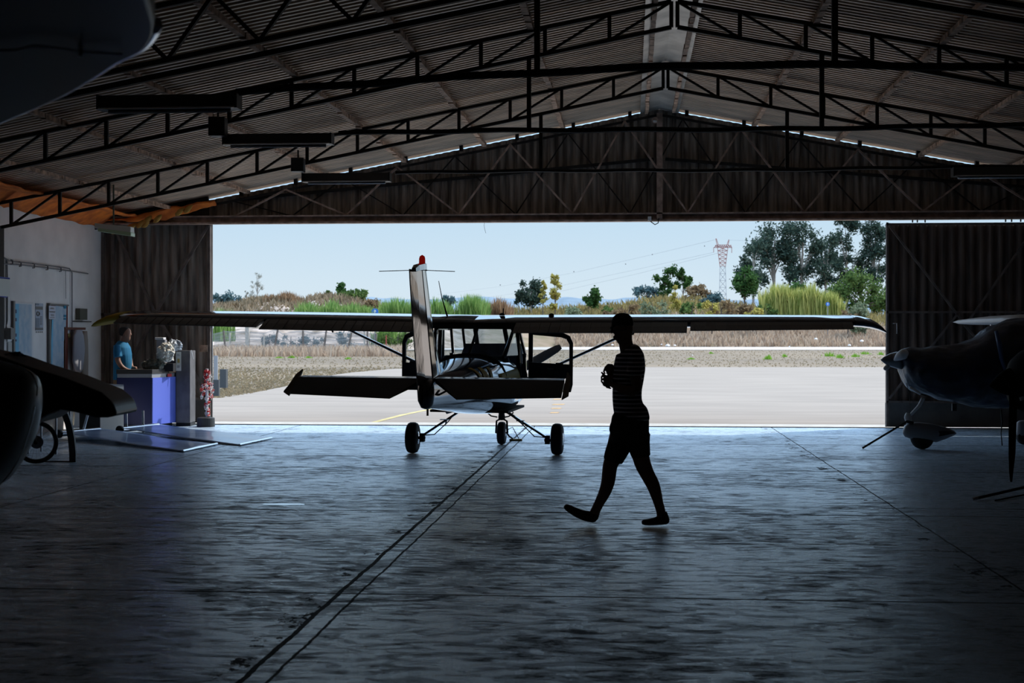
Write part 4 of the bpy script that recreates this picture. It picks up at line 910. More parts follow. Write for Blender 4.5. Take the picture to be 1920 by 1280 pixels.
# five curled fingers and a thumb each
for k, (x0, y0, x1, y1, x2, y2, d0) in enumerate(((1136,705,1129,705,1128,711,-.075),(1135,710,1128,711,1129,717,-.055),(1137,715,1131,719,1134,723,-.04),(1141,720,1137,725,1142,727,-.03))):
    L_([(x0,y0,2.4,.009,d0),(x1,y1,2.3,.009,d0-.01),(x2,y2,2.1,.008,d0-.03),(x2+5,y2+1,1.8,.007,d0-.03)], n=8)
L_([(1140,708,2.6,.010,-.08),(1132,702,2.4,.009,-.09),(1128,698,2.1,.008,-.09),(1127,697,1.4,.006,-.09)], n=8)
for k, (x0, y0, x1, y1, x2, y2, d0) in enumerate(((1140,688,1135,690,1132,696,-.02),(1142,686,1138,686,1134,690,.0),(1145,686,1142,683,1137,686,.02),(1149,688,1148,684,1143,685,.035))):
    L_([(x0,y0,2.4,.009,d0),(x1,y1,2.3,.009,d0-.01),(x2,y2,2.1,.008,d0-.03),(x2+3,y2+5,1.8,.007,d0-.04)], n=8)
L_([(1150,694,2.6,.010,-.02),(1144,698,2.3,.009,-.05),(1138,700,2,.008,-.06)], n=8)
body('body', b, skin, man, .0075, 2)
def stripes_mat():
    m = bpy.data.materials.new('striped_cotton'); m.use_nodes = True; nt = m.node_tree; L = nt.links; bs = nt.nodes['Principled BSDF']; bs.inputs['Roughness'].default_value = .9
    tc = nt.nodes.new('ShaderNodeTexCoord'); sp = nt.nodes.new('ShaderNodeSeparateXYZ'); L.new(tc.outputs['Object'], sp.inputs[0])
    mu = nt.nodes.new('ShaderNodeMath'); mu.operation = 'MULTIPLY'; mu.inputs[1].default_value = 1/.034; L.new(sp.outputs[2], mu.inputs[0])
    fr = nt.nodes.new('ShaderNodeMath'); fr.operation = 'FRACT'; L.new(mu.outputs[0], fr.inputs[0])
    gt = nt.nodes.new('ShaderNodeMath'); gt.operation = 'GREATER_THAN'; gt.inputs[1].default_value = .62; L.new(fr.outputs[0], gt.inputs[0])
    mx = nt.nodes.new('ShaderNodeMix'); mx.data_type = 'RGBA'; L.new(gt.outputs[0], mx.inputs['Factor']); mx.inputs['A'].default_value = (.07,.065,.09,1); mx.inputs['B'].default_value = (.85,.80,.84,1); L.new(mx.outputs['Result'], bs.inputs['Base Color']); return m
b = MB()
L_([(1177,651,13,.08),(1180,657,21,.12),(1181,664,26,.17),(1181,676,28.5,.20),(1180,690,30,.20),(1178,710,29,.185),(1176,730,27.5,.17),(1176,750,27.5,.165),(1179,766,29,.175),(1183,776,32.5,.185),(1184,782,34,.185),(1184,787,34,.18)], n=24)
L_([(1190,664,11,.06,-.13),(1192,676,14,.07,-.18),(1191,690,15,.068,-.215),(1189,702,14.5,.066,-.235),(1189,706,14.5,.066,-.24)], n=16)
L_([(1176,668,11,.06,.13),(1172,682,13,.07,.17),(1171,700,12,.066,.20)], n=16)
body('t_shirt', b, stripes_mat(), man, .010, 3)
b = MB()
L_([(1183,770,30,.17),(1183,778,33.5,.18),(1182,787,35.5,.185),(1181,800,36,.185),(1181,818,36,.175),(1180,832,32,.15)], n=24)
L_([(1170,815,27,.10,.06),(1160,838,22.5,.105,.06),(1152,856,20,.10,.055),(1149,865,18,.095,.055)], n=18)
L_([(1194,815,25,.10,-.06),(1198,836,21,.105,-.06),(1201,850,18.5,.10,-.06),(1202,856,18,.10,-.06)], n=18)
L_([(1146,795,2,.05),(1145,805,3,.06),(1147,815,2,.05)], n=10)
body('shorts', b, mat('dark_shorts', (.035,.032,.03), .9), man, .010, 2)
b = MB()
L_([(1167,586.5,3,.03),(1167,589,12,.055),(1167,595,18,.075),(1167,603,20.5,.084),(1167,611,20.5,.084)], n=22)
L_([(1152,611,3,.05),(1147,613.5,2,.055),(1143.5,615.5,.9,.045)], n=14)
body('cap', b, mat('dark_cap', (.025,.025,.03), .9), man, .006, 2)
b = MB(); o_ = mo
b.tube([D(1148,619,md-.05)-o_, D(1160,618.5,md-.085)-o_, D(1174,618,md-.088)-o_], .003, 6); b.tube([D(1147.5,616,md-.045)-o_, D(1146.5,622,md-.02)-o_, D(1147,621,md+.02)-o_], .008, 6); b.build('glasses', black, man)
L2 = []
b = MB(); L_([(1119,972,4,.02,.05),(1114,971,9,.036,.05),(1104,968,10.5,.040,.05),(1092,965,9.5,.042,.05),(1080,960,8.5,.044,.05),(1069,954,7.5,.042,.05),(1061,949,5.5,.036,.05),(1058.5,947,2.5,.02,.05)], n=16)
L_([(1114,962,10.5,.042,.05),(1112,972,9.5,.038,.05)], n=14)
body('shoe', b, blackp, man, .007, 2)
b = MB(); L_([(1255,974.5,3,.02,-.06),(1251,974.5,8,.036,-.06),(1240,974.5,9.5,.042,-.06),(1228,977,7.5,.044,-.06),(1215,978.5,6.2,.044,-.06),(1207,979,5.4,.036,-.06),(1203,979.5,2.5,.02,-.06)], n=16)
L_([(1241,962,10,.042,-.06),(1245,972,10,.038,-.06)], n=14)
body('shoe', b, blackp, man, .007, 2)
b = MB(); L_([(1148,711,3,.03,-.12),(1150,716,3,.034,-.12)], n=10); b.build('watch', blackp, man)

# ================================================================== man behind the counter
od = 24.55; oo = D(226, 629+1.57*F/od, od)
man2 = empty('person', oo, 0, 'man in a bright blue polo shirt standing behind the counter', 'person')
def L2(bb, pts, **k): limb(bb, od, pts, org=oo, **k)
b = MB()
L2(b, [(235,614,2,.03),(235,616,7,.06),(236,621,9.5,.075),(236.5,627,9.5,.075),(237,632,8.5,.065),(239,637,6,.045),(240,640,3,.03)], n=16)
L2(b, [(233,633,6.5,.06),(231,642,7,.06),(229,650,9,.08)], n=14)
L2(b, [(245,625,1.4,.012),(246.5,628,1.5,.012)], n=8); L2(b, [(234,626,1.5,.01,-.075),(234,630,1.4,.01,-.075)], n=8)
L2(b, [(229,648,12,.16),(230,665,14,.19),(230,690,14,.15),(229,710,15,.16),(229,730,14,.15),(229,740,9,.10)], n=18)
L2(b, [(218,652,5.5,.05,-.17),(220,668,5.5,.05,-.21),(222,678,5,.045,-.22),(229,688,4.4,.04,-.2),(238,693,3.5,.03,-.18),(243,694.5,3.2,.025,-.17)], n=12)
L2(b, [(238,654,5,.05,.17),(243,672,5,.045,.2),(247,688,4,.035,.1),(256,690,3.2,.03,.05)], n=12)
for q in range(4): L2(b, [(243,693.5+q*.6,1.1,.009,-.2+q*.022),(248,694+q*.4,1,.009,-.2+q*.022),(251,695,.9,.008,-.2+q*.022)], n=6)
L2(b, [(242,692,1.1,.009,-.15),(246,691.5,1,.008,-.13)], n=6)
for sx, dd in ((223,-.09),(236,.09)):
    L2(b, [(sx+3,728,9,.08,dd),(sx+2,760,7,.065,dd),(sx+2,785,5,.05,dd),(sx+3,799,4,.04,dd)], n=12)
body('body', b, skin, man2, .011, 2)
b = MB(); L2(b, [(231,640,8,.09),(230,645,12,.14),(229.5,652,15,.19),(230,665,16.5,.205),(230,680,17,.19),(228.5,698,15.5,.175),(228,712,15.5,.175)], n=20)
L2(b, [(219,648,6,.06,-.15),(219.5,660,7.5,.07,-.2),(221,670,7.5,.068,-.22)], n=12); L2(b, [(238,650,6,.06,.15),(241,666,7,.066,.2)], n=12)
body('polo_shirt', b, mat('polo_blue', (.01,.17,.34), .85), man2, .013, 2)
b = MB(); L2(b, [(229,708,16,.17),(229,724,16,.17),(229,735,12,.13)], n=16)
for sx, dd in ((223,-.09),(236,.09)): L2(b, [(sx+3,724,10,.09,dd),(sx+2,755,9,.08,dd),(sx+2,794,7,.06,dd)], n=12)
body('trousers', b, mat('khaki', (.18,.13,.07), .9), man2, .014, 2)
b = MB(); L2(b, [(233,612.5,3,.04),(233,614.5,8.5,.075),(233,619,10,.083),(230.5,624,7.5,.083),(229,629,5,.07)], n=16)
body('hair', b, mat('dark_hair', (.02,.014,.012), .8), man2, .010, 2)
for sx, dd in ((225,-.09),(239,.09)):
    b = MB(); L2(b, [(sx-1,800,3,.04,dd),(sx+8,801,2.6,.045,dd),(sx+14,801.5,1.6,.03,dd)], n=10); b.build('shoe', blackp, man2, True)

# ================================================================== reception corner
def pris_w(name, pts, z0, z1, m, parent=None, bev=0, org=None, **tg):
    o3 = org or Vector(); b = MB(); b.prism([Vector((p[0], p[1], z0))-o3 for p in pts], (0,0,z1-z0)); o = b.build(name, m, parent, **tg)
    if bev: bevel(o, bev)
    return o
A = DZ(285, 0, 24.2); B_ = DZ(328, 0, 24.95); C_ = DZ(219, 0, 24.25); E_ = DZ(262, 0, 25.0)
co = Vector((A.x, A.y, 0)); cnt = empty('reception_counter', co, 0, 'blue reception counter with pale rim and dark worktop', 'counter')
cp = [C_, A, B_, E_]; cen = sum(cp, Vector())/4
def shrink(f): return [cen+(p-cen)*f for p in cp]
cblue = mat('counter_blue', (.012,.035,.30), .45, coat=.2); 
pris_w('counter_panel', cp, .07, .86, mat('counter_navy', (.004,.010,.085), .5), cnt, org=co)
_d = (B_-A).normalized(); _n = _d.cross(UPV)*.014; _n = _n if _n.x > 0 else -_n
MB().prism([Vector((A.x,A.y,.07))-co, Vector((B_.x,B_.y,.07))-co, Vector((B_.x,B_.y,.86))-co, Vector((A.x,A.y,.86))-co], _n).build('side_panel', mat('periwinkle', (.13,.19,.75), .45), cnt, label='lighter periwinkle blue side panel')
pris_w('plinth', shrink(.9), 0, .08, black, cnt, org=co)
pris_w('pale_rim', shrink(.985), .86, .925, mat('rim_silver', (.42,.43,.46), .35, .4), cnt, org=co)
wt = pris_w('worktop', shrink(1.02), .925, 1.0, mat('worktop_dark', (.045,.042,.04), .45), cnt, .004, org=co)
pr = DZ(312, 0, 24.60); b = MB(); d = (B_-A).normalized(); 
b.bar(Vector((A.x,A.y,.965))+d*.55-co+Vector((.012,-.012,0)), Vector((B_.x,B_.y,.965))-co+Vector((.012,-.012,0)), .01, .06); b.build('wood_edge', mat('wood_edge', (.30,.17,.09), .6), cnt)
b = MB(); q0 = Vector((A.x,A.y,.89))+d*.5-co+Vector((.012,-.005,0)); b.bar(q0, q0+d*.14, .008, .05); b.build('red_sticker', mat('sticker_red', (.5,.03,.03), .6), cnt)
# bag and clutter on the counter
def lump(name, px, py, wpx, hpx, dep, m, lab, cat, seed=1, z=None, dz=.12, n=14):
    p = D(px, py, dep); t = random.Random(seed); w = wpx/2/F*dep; h = hpx/F*dep; b = MB(); rr = []
    for i in range(9):
        f = i/8; k = math.sin(math.pi*min(.97, .12+f*.86))**.6; rr.append([(w*k*math.cos(a)*t.uniform(.72,1.15)+w*.1*math.sin(f*5+seed), dz*k*math.sin(a)*t.uniform(.8,1.15), h*f+h*.06*math.sin(3*a+seed)) for a in [2*math.pi*q/n for q in range(n)]])
    b.rings(rr); o = b.build(name, m, None, True, **T(lab, cat)); mod(o, 'SUBSURF', levels=3, render_levels=3); tx = bpy.data.textures.get('crumple') or bpy.data.textures.new('crumple', 'CLOUDS'); tx.noise_scale = .05; mod(o, 'DISPLACE', texture=tx, strength=.07, mid_level=.5); o.location = p; o.rotation_euler = (0,0,TH); return o
lump('backpack', 287, 695, 46, 22, 24.5, mat('bag_camo', (.02,.04,.035), .7, scale=14, col2=(.22,.21,.16)), 'crumpled dark green bag lying on the counter', 'bag', 4, dz=.1)
b = MB(); b.box(0,.16,0,.08,0,.012); b.box(.2,.32,.0,.09,0,.014); o = b.build('papers', white, **T('small white papers by the hands of the man behind the counter', 'paper')); o.location = D(234,696.2,24.42); o.rotation_euler = (0,0,TH)
# tall grey machine right of the counter
t = empty('display_cabinet', DZ(329.5, 0, 24.95), TH, 'tall dark grey cabinet with a paper notice, right of the counter', 'cabinet')
bevel(MB().box(0,.25,0,.42,.06,1.31).build('cabinet_body', mat('cabinet_grey', (.15,.145,.15), .5, .3, var=.2, scale=5), t), .01)
MB().box(-.13,0,.02,.40,.06,1.12).build('cabinet_side', mat('navy_side', (.01,.012,.03), .5), t)
MB().box(.005,.095,-.006,0,.96,1.29).build('notice', mat('notice_white', (.80,.80,.74), .6), t); MB().box(.03,.07,-.009,-.004,1.10,1.17).build('notice_mark', mat('notice_ochre', (.55,.42,.15), .6), t)
b = MB(); [b.box(.025,.025+w,-.009,-.004,z,z+.008) for z, w in ((1.22,.05),(1.24,.04),(1.03,.05),(1.015,.04),(1.045,.05))]; b.build('notice_lines', mat('print_grey', (.3,.3,.34), .7), t)
MB().box(.0,.25,.02,.4,0,.06).build('plinth', black, t)
MB().bar((.27,-.02,1.32),(.31,-.02,1.16),.012).build('side_lever', white, t)
# column printer / coffee machine with bags
t = empty('coffee_machine', D(303, 655, 25.0), TH, 'white-capped appliance standing behind the white crumpled bags', 'appliance')
bevel(MB().box(-.09,.06,0,.15,-.30,.17).build('appliance_body', mat('appliance_grey', (.34,.33,.35), .4), t), .01); bevel(MB().box(-.11,.04,-.03,.16,.17,.21).build('appliance_cap', white, t), .008)
MB().box(-.10,.10,0,.2,-.62,-.30).build('appliance_stand', black, t)
lump('plastic_bag', 312, 678, 34, 36, 24.6, mat('bag_cream', (.78,.75,.66), .6, bump=.8, scale=12), 'cream-white crumpled plastic bag glowing in the sun', 'bag', 8)
lump('plastic_bag', 326, 657, 36, 20, 24.75, mat('bag_clear', (.42,.47,.52), .35, bump=.8, scale=12), 'grey translucent plastic wrap draped beside the cream bag', 'bag', 9)
b = MB(); b.box(-.14,.14,-.1,.1,0,.14); o = b.build('box', black, **T('black box under the cream bag', 'box')); o.location = D(312, 696, 24.7); o.rotation_euler = (0,0,TH)
b = MB(); b.tube([(0,0,0),(.0,0,.2)], .004); o = b.build('pen', white, **T('thin pale pen standing up behind the dark bag', 'pen')); o.location = D(277, 695, 24.6)
# red and white chain post
t = empty('chain_post', DZ(386, 0, 24.85), 0, 'red and white plastic chain piled on a post in a black weighted base', 'chain post')
MB().lathe((0,0,0),(0,0,.16),[(0,.155),(.15,.15),(.16,.13),(.16,.01)],28).build('weighted_base', mat('base_black', (.03,.03,.03), .6), t)
MB().tube([(.02,0,.1),(.02,0,1.0)], .022, 10).build('post', white, t)
redm = mat('chain_red', (.62,.02,.02), .4); whm = mat('chain_white', (.80,.78,.75), .4); r = random.Random(12)
br, bw = MB(), MB()
for i in range(150):
    f = r.random(); z = .17+.80*f
    rad = .03 if z < .5 else (.105 if z < .66 else (.085 if z < .73 else .045)); a = r.random()*6.28; c = Vector((rad*math.cos(a)*r.uniform(.6,1.1)+(.02 if z < .72 else .03), rad*math.sin(a), z))
    if z < .5 and r.random() < .55: continue
    u = Vector((r.gauss(0,1), r.gauss(0,1), r.gauss(0,1))).normalized(); v = u.orthogonal().normalized()
    pts = [c+u*.030*math.cos(q)+v*.017*math.sin(q) for q in [k*math.pi/4 for k in range(9)]]
    (br if (z < .3 or (z > .62 and z < .95) or r.random() < .5) and r.random() < .72 else bw).tube(pts, .0075, 5)
br.build('red_chain', redm, t); bw.build('white_chain', whm, t)
# white low cabinet
t = empty('low_cabinet', DZ(150, 0, 23.5), 0, 'low cabinet with a pale side and black front, left of the blue counter', 'cabinet')
P0 = DZ(150,0,23.6)-t.location; P1 = DZ(188,0,23.2)-t.location; P2 = DZ(232,0,23.55)-t.location; P3 = DZ(200,0,24.0)-t.location
pris_w('cabinet_body', [P0,P1,P2,P3], .0, .74, mat('cabinet_cream', (.85,.78,.70), .6), t)
pris_w('cabinet_top', [P0,P1,P2,P3], .74, .77, mat('cabinet_top_grey', (.30,.31,.33), .5), t, .003)
n_ = (P1-P0).normalized().cross(UPV)*.012
MB().hexa([P0+n_, P1+n_, P1, P0, P0+n_+UPV*.735, P1+n_+UPV*.735, P1+UPV*.735, P0+UPV*.735]).build('cabinet_door', black, t)
lump('jumble', 160, 728, 60, 12, 23.6, mat('cloth_navy', (.03,.05,.10), .8, var=.5), 'small heap of navy cloth and rings on the low cabinet', 'cloth', 3)
MB().tube([D(146+4*math.cos(a), 719+3.6*math.sin(a), 23.6) for a in [q*math.pi/6 for q in range(12)]], .006).build('metal_ring', chrome, **T('small white ring on top of the low cabinet', 'ring'))
# hanging bags and rack in the corner
t = empty('coat_rack', (XL+.02, 24.0, .95), 0, 'wooden rack with pale jackets hung on the white wall by the corner', 'coat rack')
b = MB(); b.box(.0,.03,-.55,.35,.72,.76); b.box(0,.03,-.57,-.53,.05,.76); b.build('rack_frame', mat('rack_wood', (.16,.05,.03), .7), t)
b = MB(); b.rings([[(.05+.03*math.sin(a*3), -.1+w*math.cos(a), z) if False else (.08+.05*math.sin(a), -.12+w*math.cos(a)+.02*math.sin(z*20), z) for a in [q*.5236 for q in range(12)]] for w, z in ((.10,.72),(.22,.62),(.26,.40),(.24,.18),(.16,.05),(.05,.0))]); b.build('jacket', mat('jacket_pale', (.42,.42,.46), .9, bump=.5), t, True)
b = MB(); b.rings([[(.07+.04*math.sin(a), .2+w*math.cos(a), z) for a in [q*.5236 for q in range(12)]] for w, z in ((.05,.70),(.12,.55),(.14,.25),(.13,-.1),(.10,-.3))]); b.build('jacket', mat('jacket_beige', (.35,.30,.26), .9, bump=.5), t, True)
MB().tube([(.06,-.3,-.9),(.06,-.05,.1),(.06,.0,.4)], .012).build('hanging_pole', mat('pole_cream', (.5,.47,.4), .7), t)
# left wall furniture: use wall coordinates
def WP(px, py, off=.01): v = onX(px, py, XL+off); return v
def wallrect(px0, py0, px1, py1, off=.012, th=.01):
    """rect on the white wall from picture columns px0..px1; vertical extent taken at px0"""
    a = WP(px0, py1, off); c = WP(px1, py1, off); z0 = a.z; z1 = WP(px0, py0, off).z; return a.y, c.y, z0, z1
def wallbox(name, px0, py0, px1, py1, m, off=.0, th=.02, parent=None, org=None, **tg):
    y0, y1, z0, z1 = wallrect(px0, py0, px1, py1, off); o3 = org or Vector(); b = MB(); b.box(XL+off-o3.x, XL+off+th-o3.x, y0-o3.y, y1-o3.y, z0-o3.z, z1-o3.z); return b.build(name, m, parent, **tg)
mapm = mat('map_print', (.33,.48,.62), .6, scale=7, col2=(.50,.58,.66)); mapb = mat('map_sea', (.16,.50,.74), .6); redw = mat('board_red', (.16,.03,.02), .7); gfr = mat('grey_frame', (.18,.17,.16), .5)
o3 = WP(24, 690)
t = empty('wall_map', o3, 0, 'tall framed aviation map with a light blue sea strip, left one on the white wall', 'map')
wallbox('map_frame', 22, 566, 60, 700, white, 0, .02, t, o3); wallbox('map_sheet', 26, 569, 59, 700, mapm, .02, .004, t, o3); wallbox('map_sea', 26, 569, 35, 698, mapb, .022, .005, t, o3, label='light blue strip'); wallbox('frame_edge', 21, 564, 24, 700, gfr, .0, .04, t, o3)
for a, c in ((580,587),(596,602),(625,631),(636,640)): wallbox('map_mark', 27, a, 31, c, mat('print_navy', (.02,.06,.16), .6), .027, .003, t, o3)
o3 = WP(90, 690)
t = empty('wall_map', o3, 0, 'framed map hanging crooked over a dark red board, right one on the white wall', 'map')
wallbox('map_board', 90, 571, 125, 722, redw, 0, .02, t, o3); wallbox('frame_edge', 88, 568, 91, 722, gfr, 0, .045, t, o3); wallbox('frame_edge', 90, 569, 125, 572, gfr, 0, .04, t, o3)
b = MB(); pts = [(97,712),(119,716),(119,640),(123,610),(124,575),(104,573),(99,600)]; b.prism([WP(x, y, .03)-o3 for x, y in pts], (.006,0,0)); b.build('map_sheet', mapm, t)
b = MB(); b.prism([WP(x, y, .038)-o3 for x, y in [(93,706),(97,708),(99.5,600),(97,598)]], (.005,0,0)); b.build('map_sea', mapb, t, label='light blue strip')
wallbox('map_mark', 119.5, 590, 124, 594, mat('print_teal', (.02,.22,.36), .6), .04, .004, t, o3); wallbox('map_mark', 119.5, 596, 124, 599, mat('print_teal', (0,0,0)), .04, .004, t, o3); wallbox('map_mark', 119.5, 573, 124, 578, mat('print_teal', (0,0,0)), .04, .004, t, o3)
sh = mat('paper_lilac', (.60,.61,.70), .7)
o3 = WP(91, 600); t = empty('notice', o3, 0, 'white printed notice pinned over the top corner of the crooked map', 'notice'); wallbox('paper', 91.5, 573, 104, 598, sh, .045, .004, t, o3)
for a, c, e in ((576.5,95,100.5),(578,94,101),(583,92.5,103.5),(584.5,93,103),(589,95,101),(591,95.5,101),(594.5,94,102)): wallbox('print_line', c, a, e, a+1.1, gfr, .05, .003, t, o3)
o3 = WP(66, 610); t = empty('poster', o3, 0, 'grey printed poster between the two maps', 'poster'); wallbox('paper', 66, 568, 80.5, 619.5, mat('paper_grey', (.45,.50,.60), .7), .0, .006, t, o3)
wallbox('print_block', 66.5, 574, 80, 580, gfr, .007, .003, t, o3); wallbox('print_block', 66.5, 568.6, 73, 572, mat('print_mid', (.24,.28,.34), .7), .007, .003, t, o3); wallbox('print_block', 67, 596, 74, 613.5, mat('print_mid', (0,0,0)), .007, .003, t, o3)
for k in range(7): wallbox('print_line', 75.5, 593+k*2.4, 79, 594.2+k*2.4, gfr, .007, .003, t, o3)
b = MB(); b.tube([WP(71.5+2.6*math.cos(a), 588+3.6*math.sin(a), .012)-o3 for a in [q*math.pi/5 for q in range(11)]], .01, 5); b.build('print_ring', gfr, t); wallbox('print_line', 66.5, 614, 80.5, 618.5, gfr, .007, .003, t, o3)
for k in range(4): wallbox('print_line', 67+3.6*k, 621, 69+3.6*k, 623.5, gfr, .0, .004, t, o3)
wallbox('meter_box', 141.5, 578, 155.5, 599, mat('meter_green', (.12,.12,.09), .5), 0, .08, **T('olive-grey meter box high on the white wall by the corner', 'electrical box'))
MB().bar(WP(137,602,.03), WP(171,603,.03), .015).build('wall_shelf', iron, **T('thin dark bracket rail under the olive meter box', 'rail'))
wallbox('wall_socket', 125, 625, 128.5, 633, mat('socket_ochre', (.35,.28,.10), .6), 0, .03, **T('small ochre switch beside the crooked map', 'switch'))
t_o = WP(9, 630); t = empty('electrical_box', t_o, 0, 'dark grey breaker box on a white panel at the left edge of the wall', 'electrical box'); wallbox('back_panel', 12, 614, 21.5, 640, white, 0, .02, t, t_o); wallbox('breaker', 8.5, 615, 17, 636, gfr, .02, .10, t, t_o); wallbox('lower_panel', 13, 641, 24, 660, mat('panel_cream', (.5,.5,.48), .6), 0, .02, t, t_o)
t_o = WP(0, 540, .3); t = empty('wall_sign', t_o, 0, 'blue-rimmed pale hanging panel at the left picture edge', 'sign')
wallbox('panel', -16, 521, 12.5, 554, mat('panel_pale', (.62,.64,.60), .5), .30, .05, t, t_o); 
b = MB(); q = [WP(x, y, .33)-t_o for x, y in ((-16,518.5),(17,522),(12,556),(-16,553))]; b.tube(q+[q[0]], .016, 6); b.build('blue_rim', mat('rim_blue', (.03,.06,.40), .5), t)
MB().bar(WP(2,537,.0)-t_o, WP(2,537,.3)-t_o, .03).build('bracket', iron, t)
cond = mat('conduit_grey', (.22,.22,.23), .5)
def conduit(pts, lab, r=.010): MB().tube([WP(x, y, .03) for x, y in pts], r, 6).build('conduit', cond, **T(lab, 'conduit', 'conduits on the white wall'))
conduit([(8,483),(18,489),(60,493.5),(100,499),(130,503),(135,511),(135,560),(135,620),(135,700)], 'upper conduit running right then down the white wall')
conduit([(6,494.5),(40,496.5),(80,501),(118,506),(134,508),(165,513)], 'lower conduit running right to the corner'); conduit([(123,508),(123.5,560)], 'thin wire dropping to the crooked map', .005)
conduit([(11,486),(11,520),(12,560),(12,600),(11.5,615)], 'conduit dropping to the breaker box'); conduit([(13,486),(13.8,520),(13.8,600),(12.5,608)], 'second conduit dropping to the breaker box')
b = MB()
for x, y in ((22,491),(38,495),(63,498),(88,501.5),(113,504.5)): b.tube([WP(x-1.5,y-4,.05), WP(x+1.5,y-4,.05), WP(x+1.5,y+4,.05), WP(x-1.5,y+4,.05)], .012, 5)
b.build('conduit_clip', cond, **T('row of dark clips holding the two conduits', 'clips'))
# fallen roll-up banners
ban = mat('banner_blue', (.05,.13,.36), .35, scale=1.6, col2=(.30,.42,.62), coat=.3)
def banner(rol0, rol1, far0, far1, seed, lab, feet):
    o3 = (G(*rol0)+G(*rol1))/2; o3.z = 0; t = empty('roll_up_banner', o3, 0, lab, 'banner', 'fallen roll-up banners')
    a, c, d, e = [Vector((q.x, q.y, 0))-o3 for q in (G(*rol0), G(*rol1), G(*far0), G(*far1))]
    vs = []; n, m_ = 24, 8
    for i in range(n+1):
        for j in range(m_+1):
            f, g = i/n, j/m_; p = (a*(1-g)+c*g)*(1-f)+(e*(1-g)+d*g)*f
            z = .10*(1-f)**1.6+.015+.035*abs(math.sin(f*3.3+seed))*(.4+g)*f*(1-f)*2+.012*math.sin(g*9+seed+f*2)*f*.6; vs.append(p+Vector((0,0,max(.008,z))))
    b = MB().add(vs, [(i*(m_+1)+j, i*(m_+1)+j+1, (i+1)*(m_+1)+j+1, (i+1)*(m_+1)+j) for i in range(n) for j in range(m_)]); o = b.build('banner_sheet', ban, t, True); mod(o, 'SOLIDIFY', thickness=.003)
    up = Vector((0,0,.09)); b = MB().tube([a+up, c+up], .045, 12); b.build('roller', chrome, t); b = MB(); dr = (c-a).normalized(); b.tube([a+up-dr*.04, a+up], .065, 12); b.build('roller_cap', black, t)
    MB().tube([e+Vector((0,0,.02)), d+Vector((0,0,.02))], .014, 8).build('top_bar', chrome, t)
    for f, ln in feet:
        p = a*(1-f)+c*f; MB().bar(p+Vector((-ln,.0,.0)), p+Vector((ln*1.2,-.02,.36)), .035, .02).build('foot', chrome, t)
banner((112,824),(186,817),(407,834),(343,848), 1, 'blue roll-up banner lying on the floor, nearer the left foreground', [(.62,.05)])
banner((226,816),(296,808),(510,823),(449,836), 2.2, 'blue roll-up banner lying on the floor in front of the counter', [(.16,.0),(.60,.0)])
# chair/table frame and bicycle behind the foreground tail
t = empty('folding_table', G(112, 850), 0, 'small table with a dark red top and thin legs behind the dark tail', 'table'); hz = CH-(770-HY)/F*18.5
MB().box(-.42,.05,-.15,.35,hz-.0,hz+.03).build('table_top', mat('red_top', (.14,.02,.03), .6), t)
for x, y in ((-.38,-.12),(.0,-.12),(-.38,.3),(.02,.3)): MB().bar((x,y,0),(x,y,hz),.022).build('leg', steel, t)
t = empty('bent_stand', G(130, 866), TH, 'dark flat steel hoop stand on the floor, curving up under the tail', 'stand'); k = 1/F*17.9
sp = [(7,0),(6.5,20),(4,45),(-1,70),(-8,90),(-16,100)]
b = MB(); b.prism([((x+5)*k,0,z*k) for x, z in sp]+[((x-7)*k,0,z*k) for x, z in sp[::-1]], (0,.05,0)); b.build('hoop', mat('hoop_dark', (.06,.06,.065), .6), t)
MB().box(-50*k, 6*k, 0, .05, 0, .012).build('base_bar', mat('hoop_dark', (0,0,0)), t)
wc = D(68, 829, 17.6); t = empty('bicycle', (wc.x, wc.y, 0), TH+R(8), 'bicycle whose front wheel shows between the dark tail and the stand', 'bicycle')
rb = wc.z-.012
b = MB(); cyl = [(rb*math.cos(a), 0, wc.z+rb*math.sin(a)) for a in [2*math.pi*q/40 for q in range(41)]]; b.tube([(x*.93,y,wc.z+(z-wc.z)*.93) for x,y,z in cyl], .026, 8, cap=False); b.build('tyre', black, t, True)
b = MB(); b.tube([(x*.84,y,wc.z+(z-wc.z)*.84) for x,y,z in cyl], .008, 6, cap=False); b.build('rim', steel, t)
b = MB()
for q in range(24): a = 2*math.pi*q/24; b.tube([(0,.02*(-1)**q,wc.z),(rb*.84*math.cos(a),0,wc.z+rb*.84*math.sin(a))], .0012, 4)
b.build('spokes', steel, t); MB().tube([(0,-.05,wc.z),(0,.05,wc.z)], .025).build('hub', iron, t)
MB().lathe((0,.03,wc.z),(0,.035,wc.z),[(0,.02),(0,.08),(.005,.08),(.005,.02)],20).build('brake_disc', steel, t)
b = MB(); [b.tube([(0,s*.05,wc.z),(-.06,s*.05,wc.z+rb*1.1),(-.10,0,wc.z+rb*1.5)], .016) for s in (-1,1)]; b.tube([(-.10,0,wc.z+rb*1.5),(-.15,0,wc.z+rb*1.9)], .018); b.build('fork', iron, t)
b = MB(); b.tube([(-.13,0,wc.z+rb*1.6),(-.75,0,wc.z-.02)], .02); b.tube([(-.15,0,wc.z+rb*1.8),(-.85,0,wc.z+rb*1.2)], .018); b.tube([(-.75,0,wc.z-.02),(-.9,0,wc.z+rb*1.5)], .016); b.build('frame', iron, t)
b = MB(); b.tube([(-.15,-.28,wc.z+rb*1.95),(-.15,.28,wc.z+rb*1.95)], .012); b.build('handlebar', iron, t)

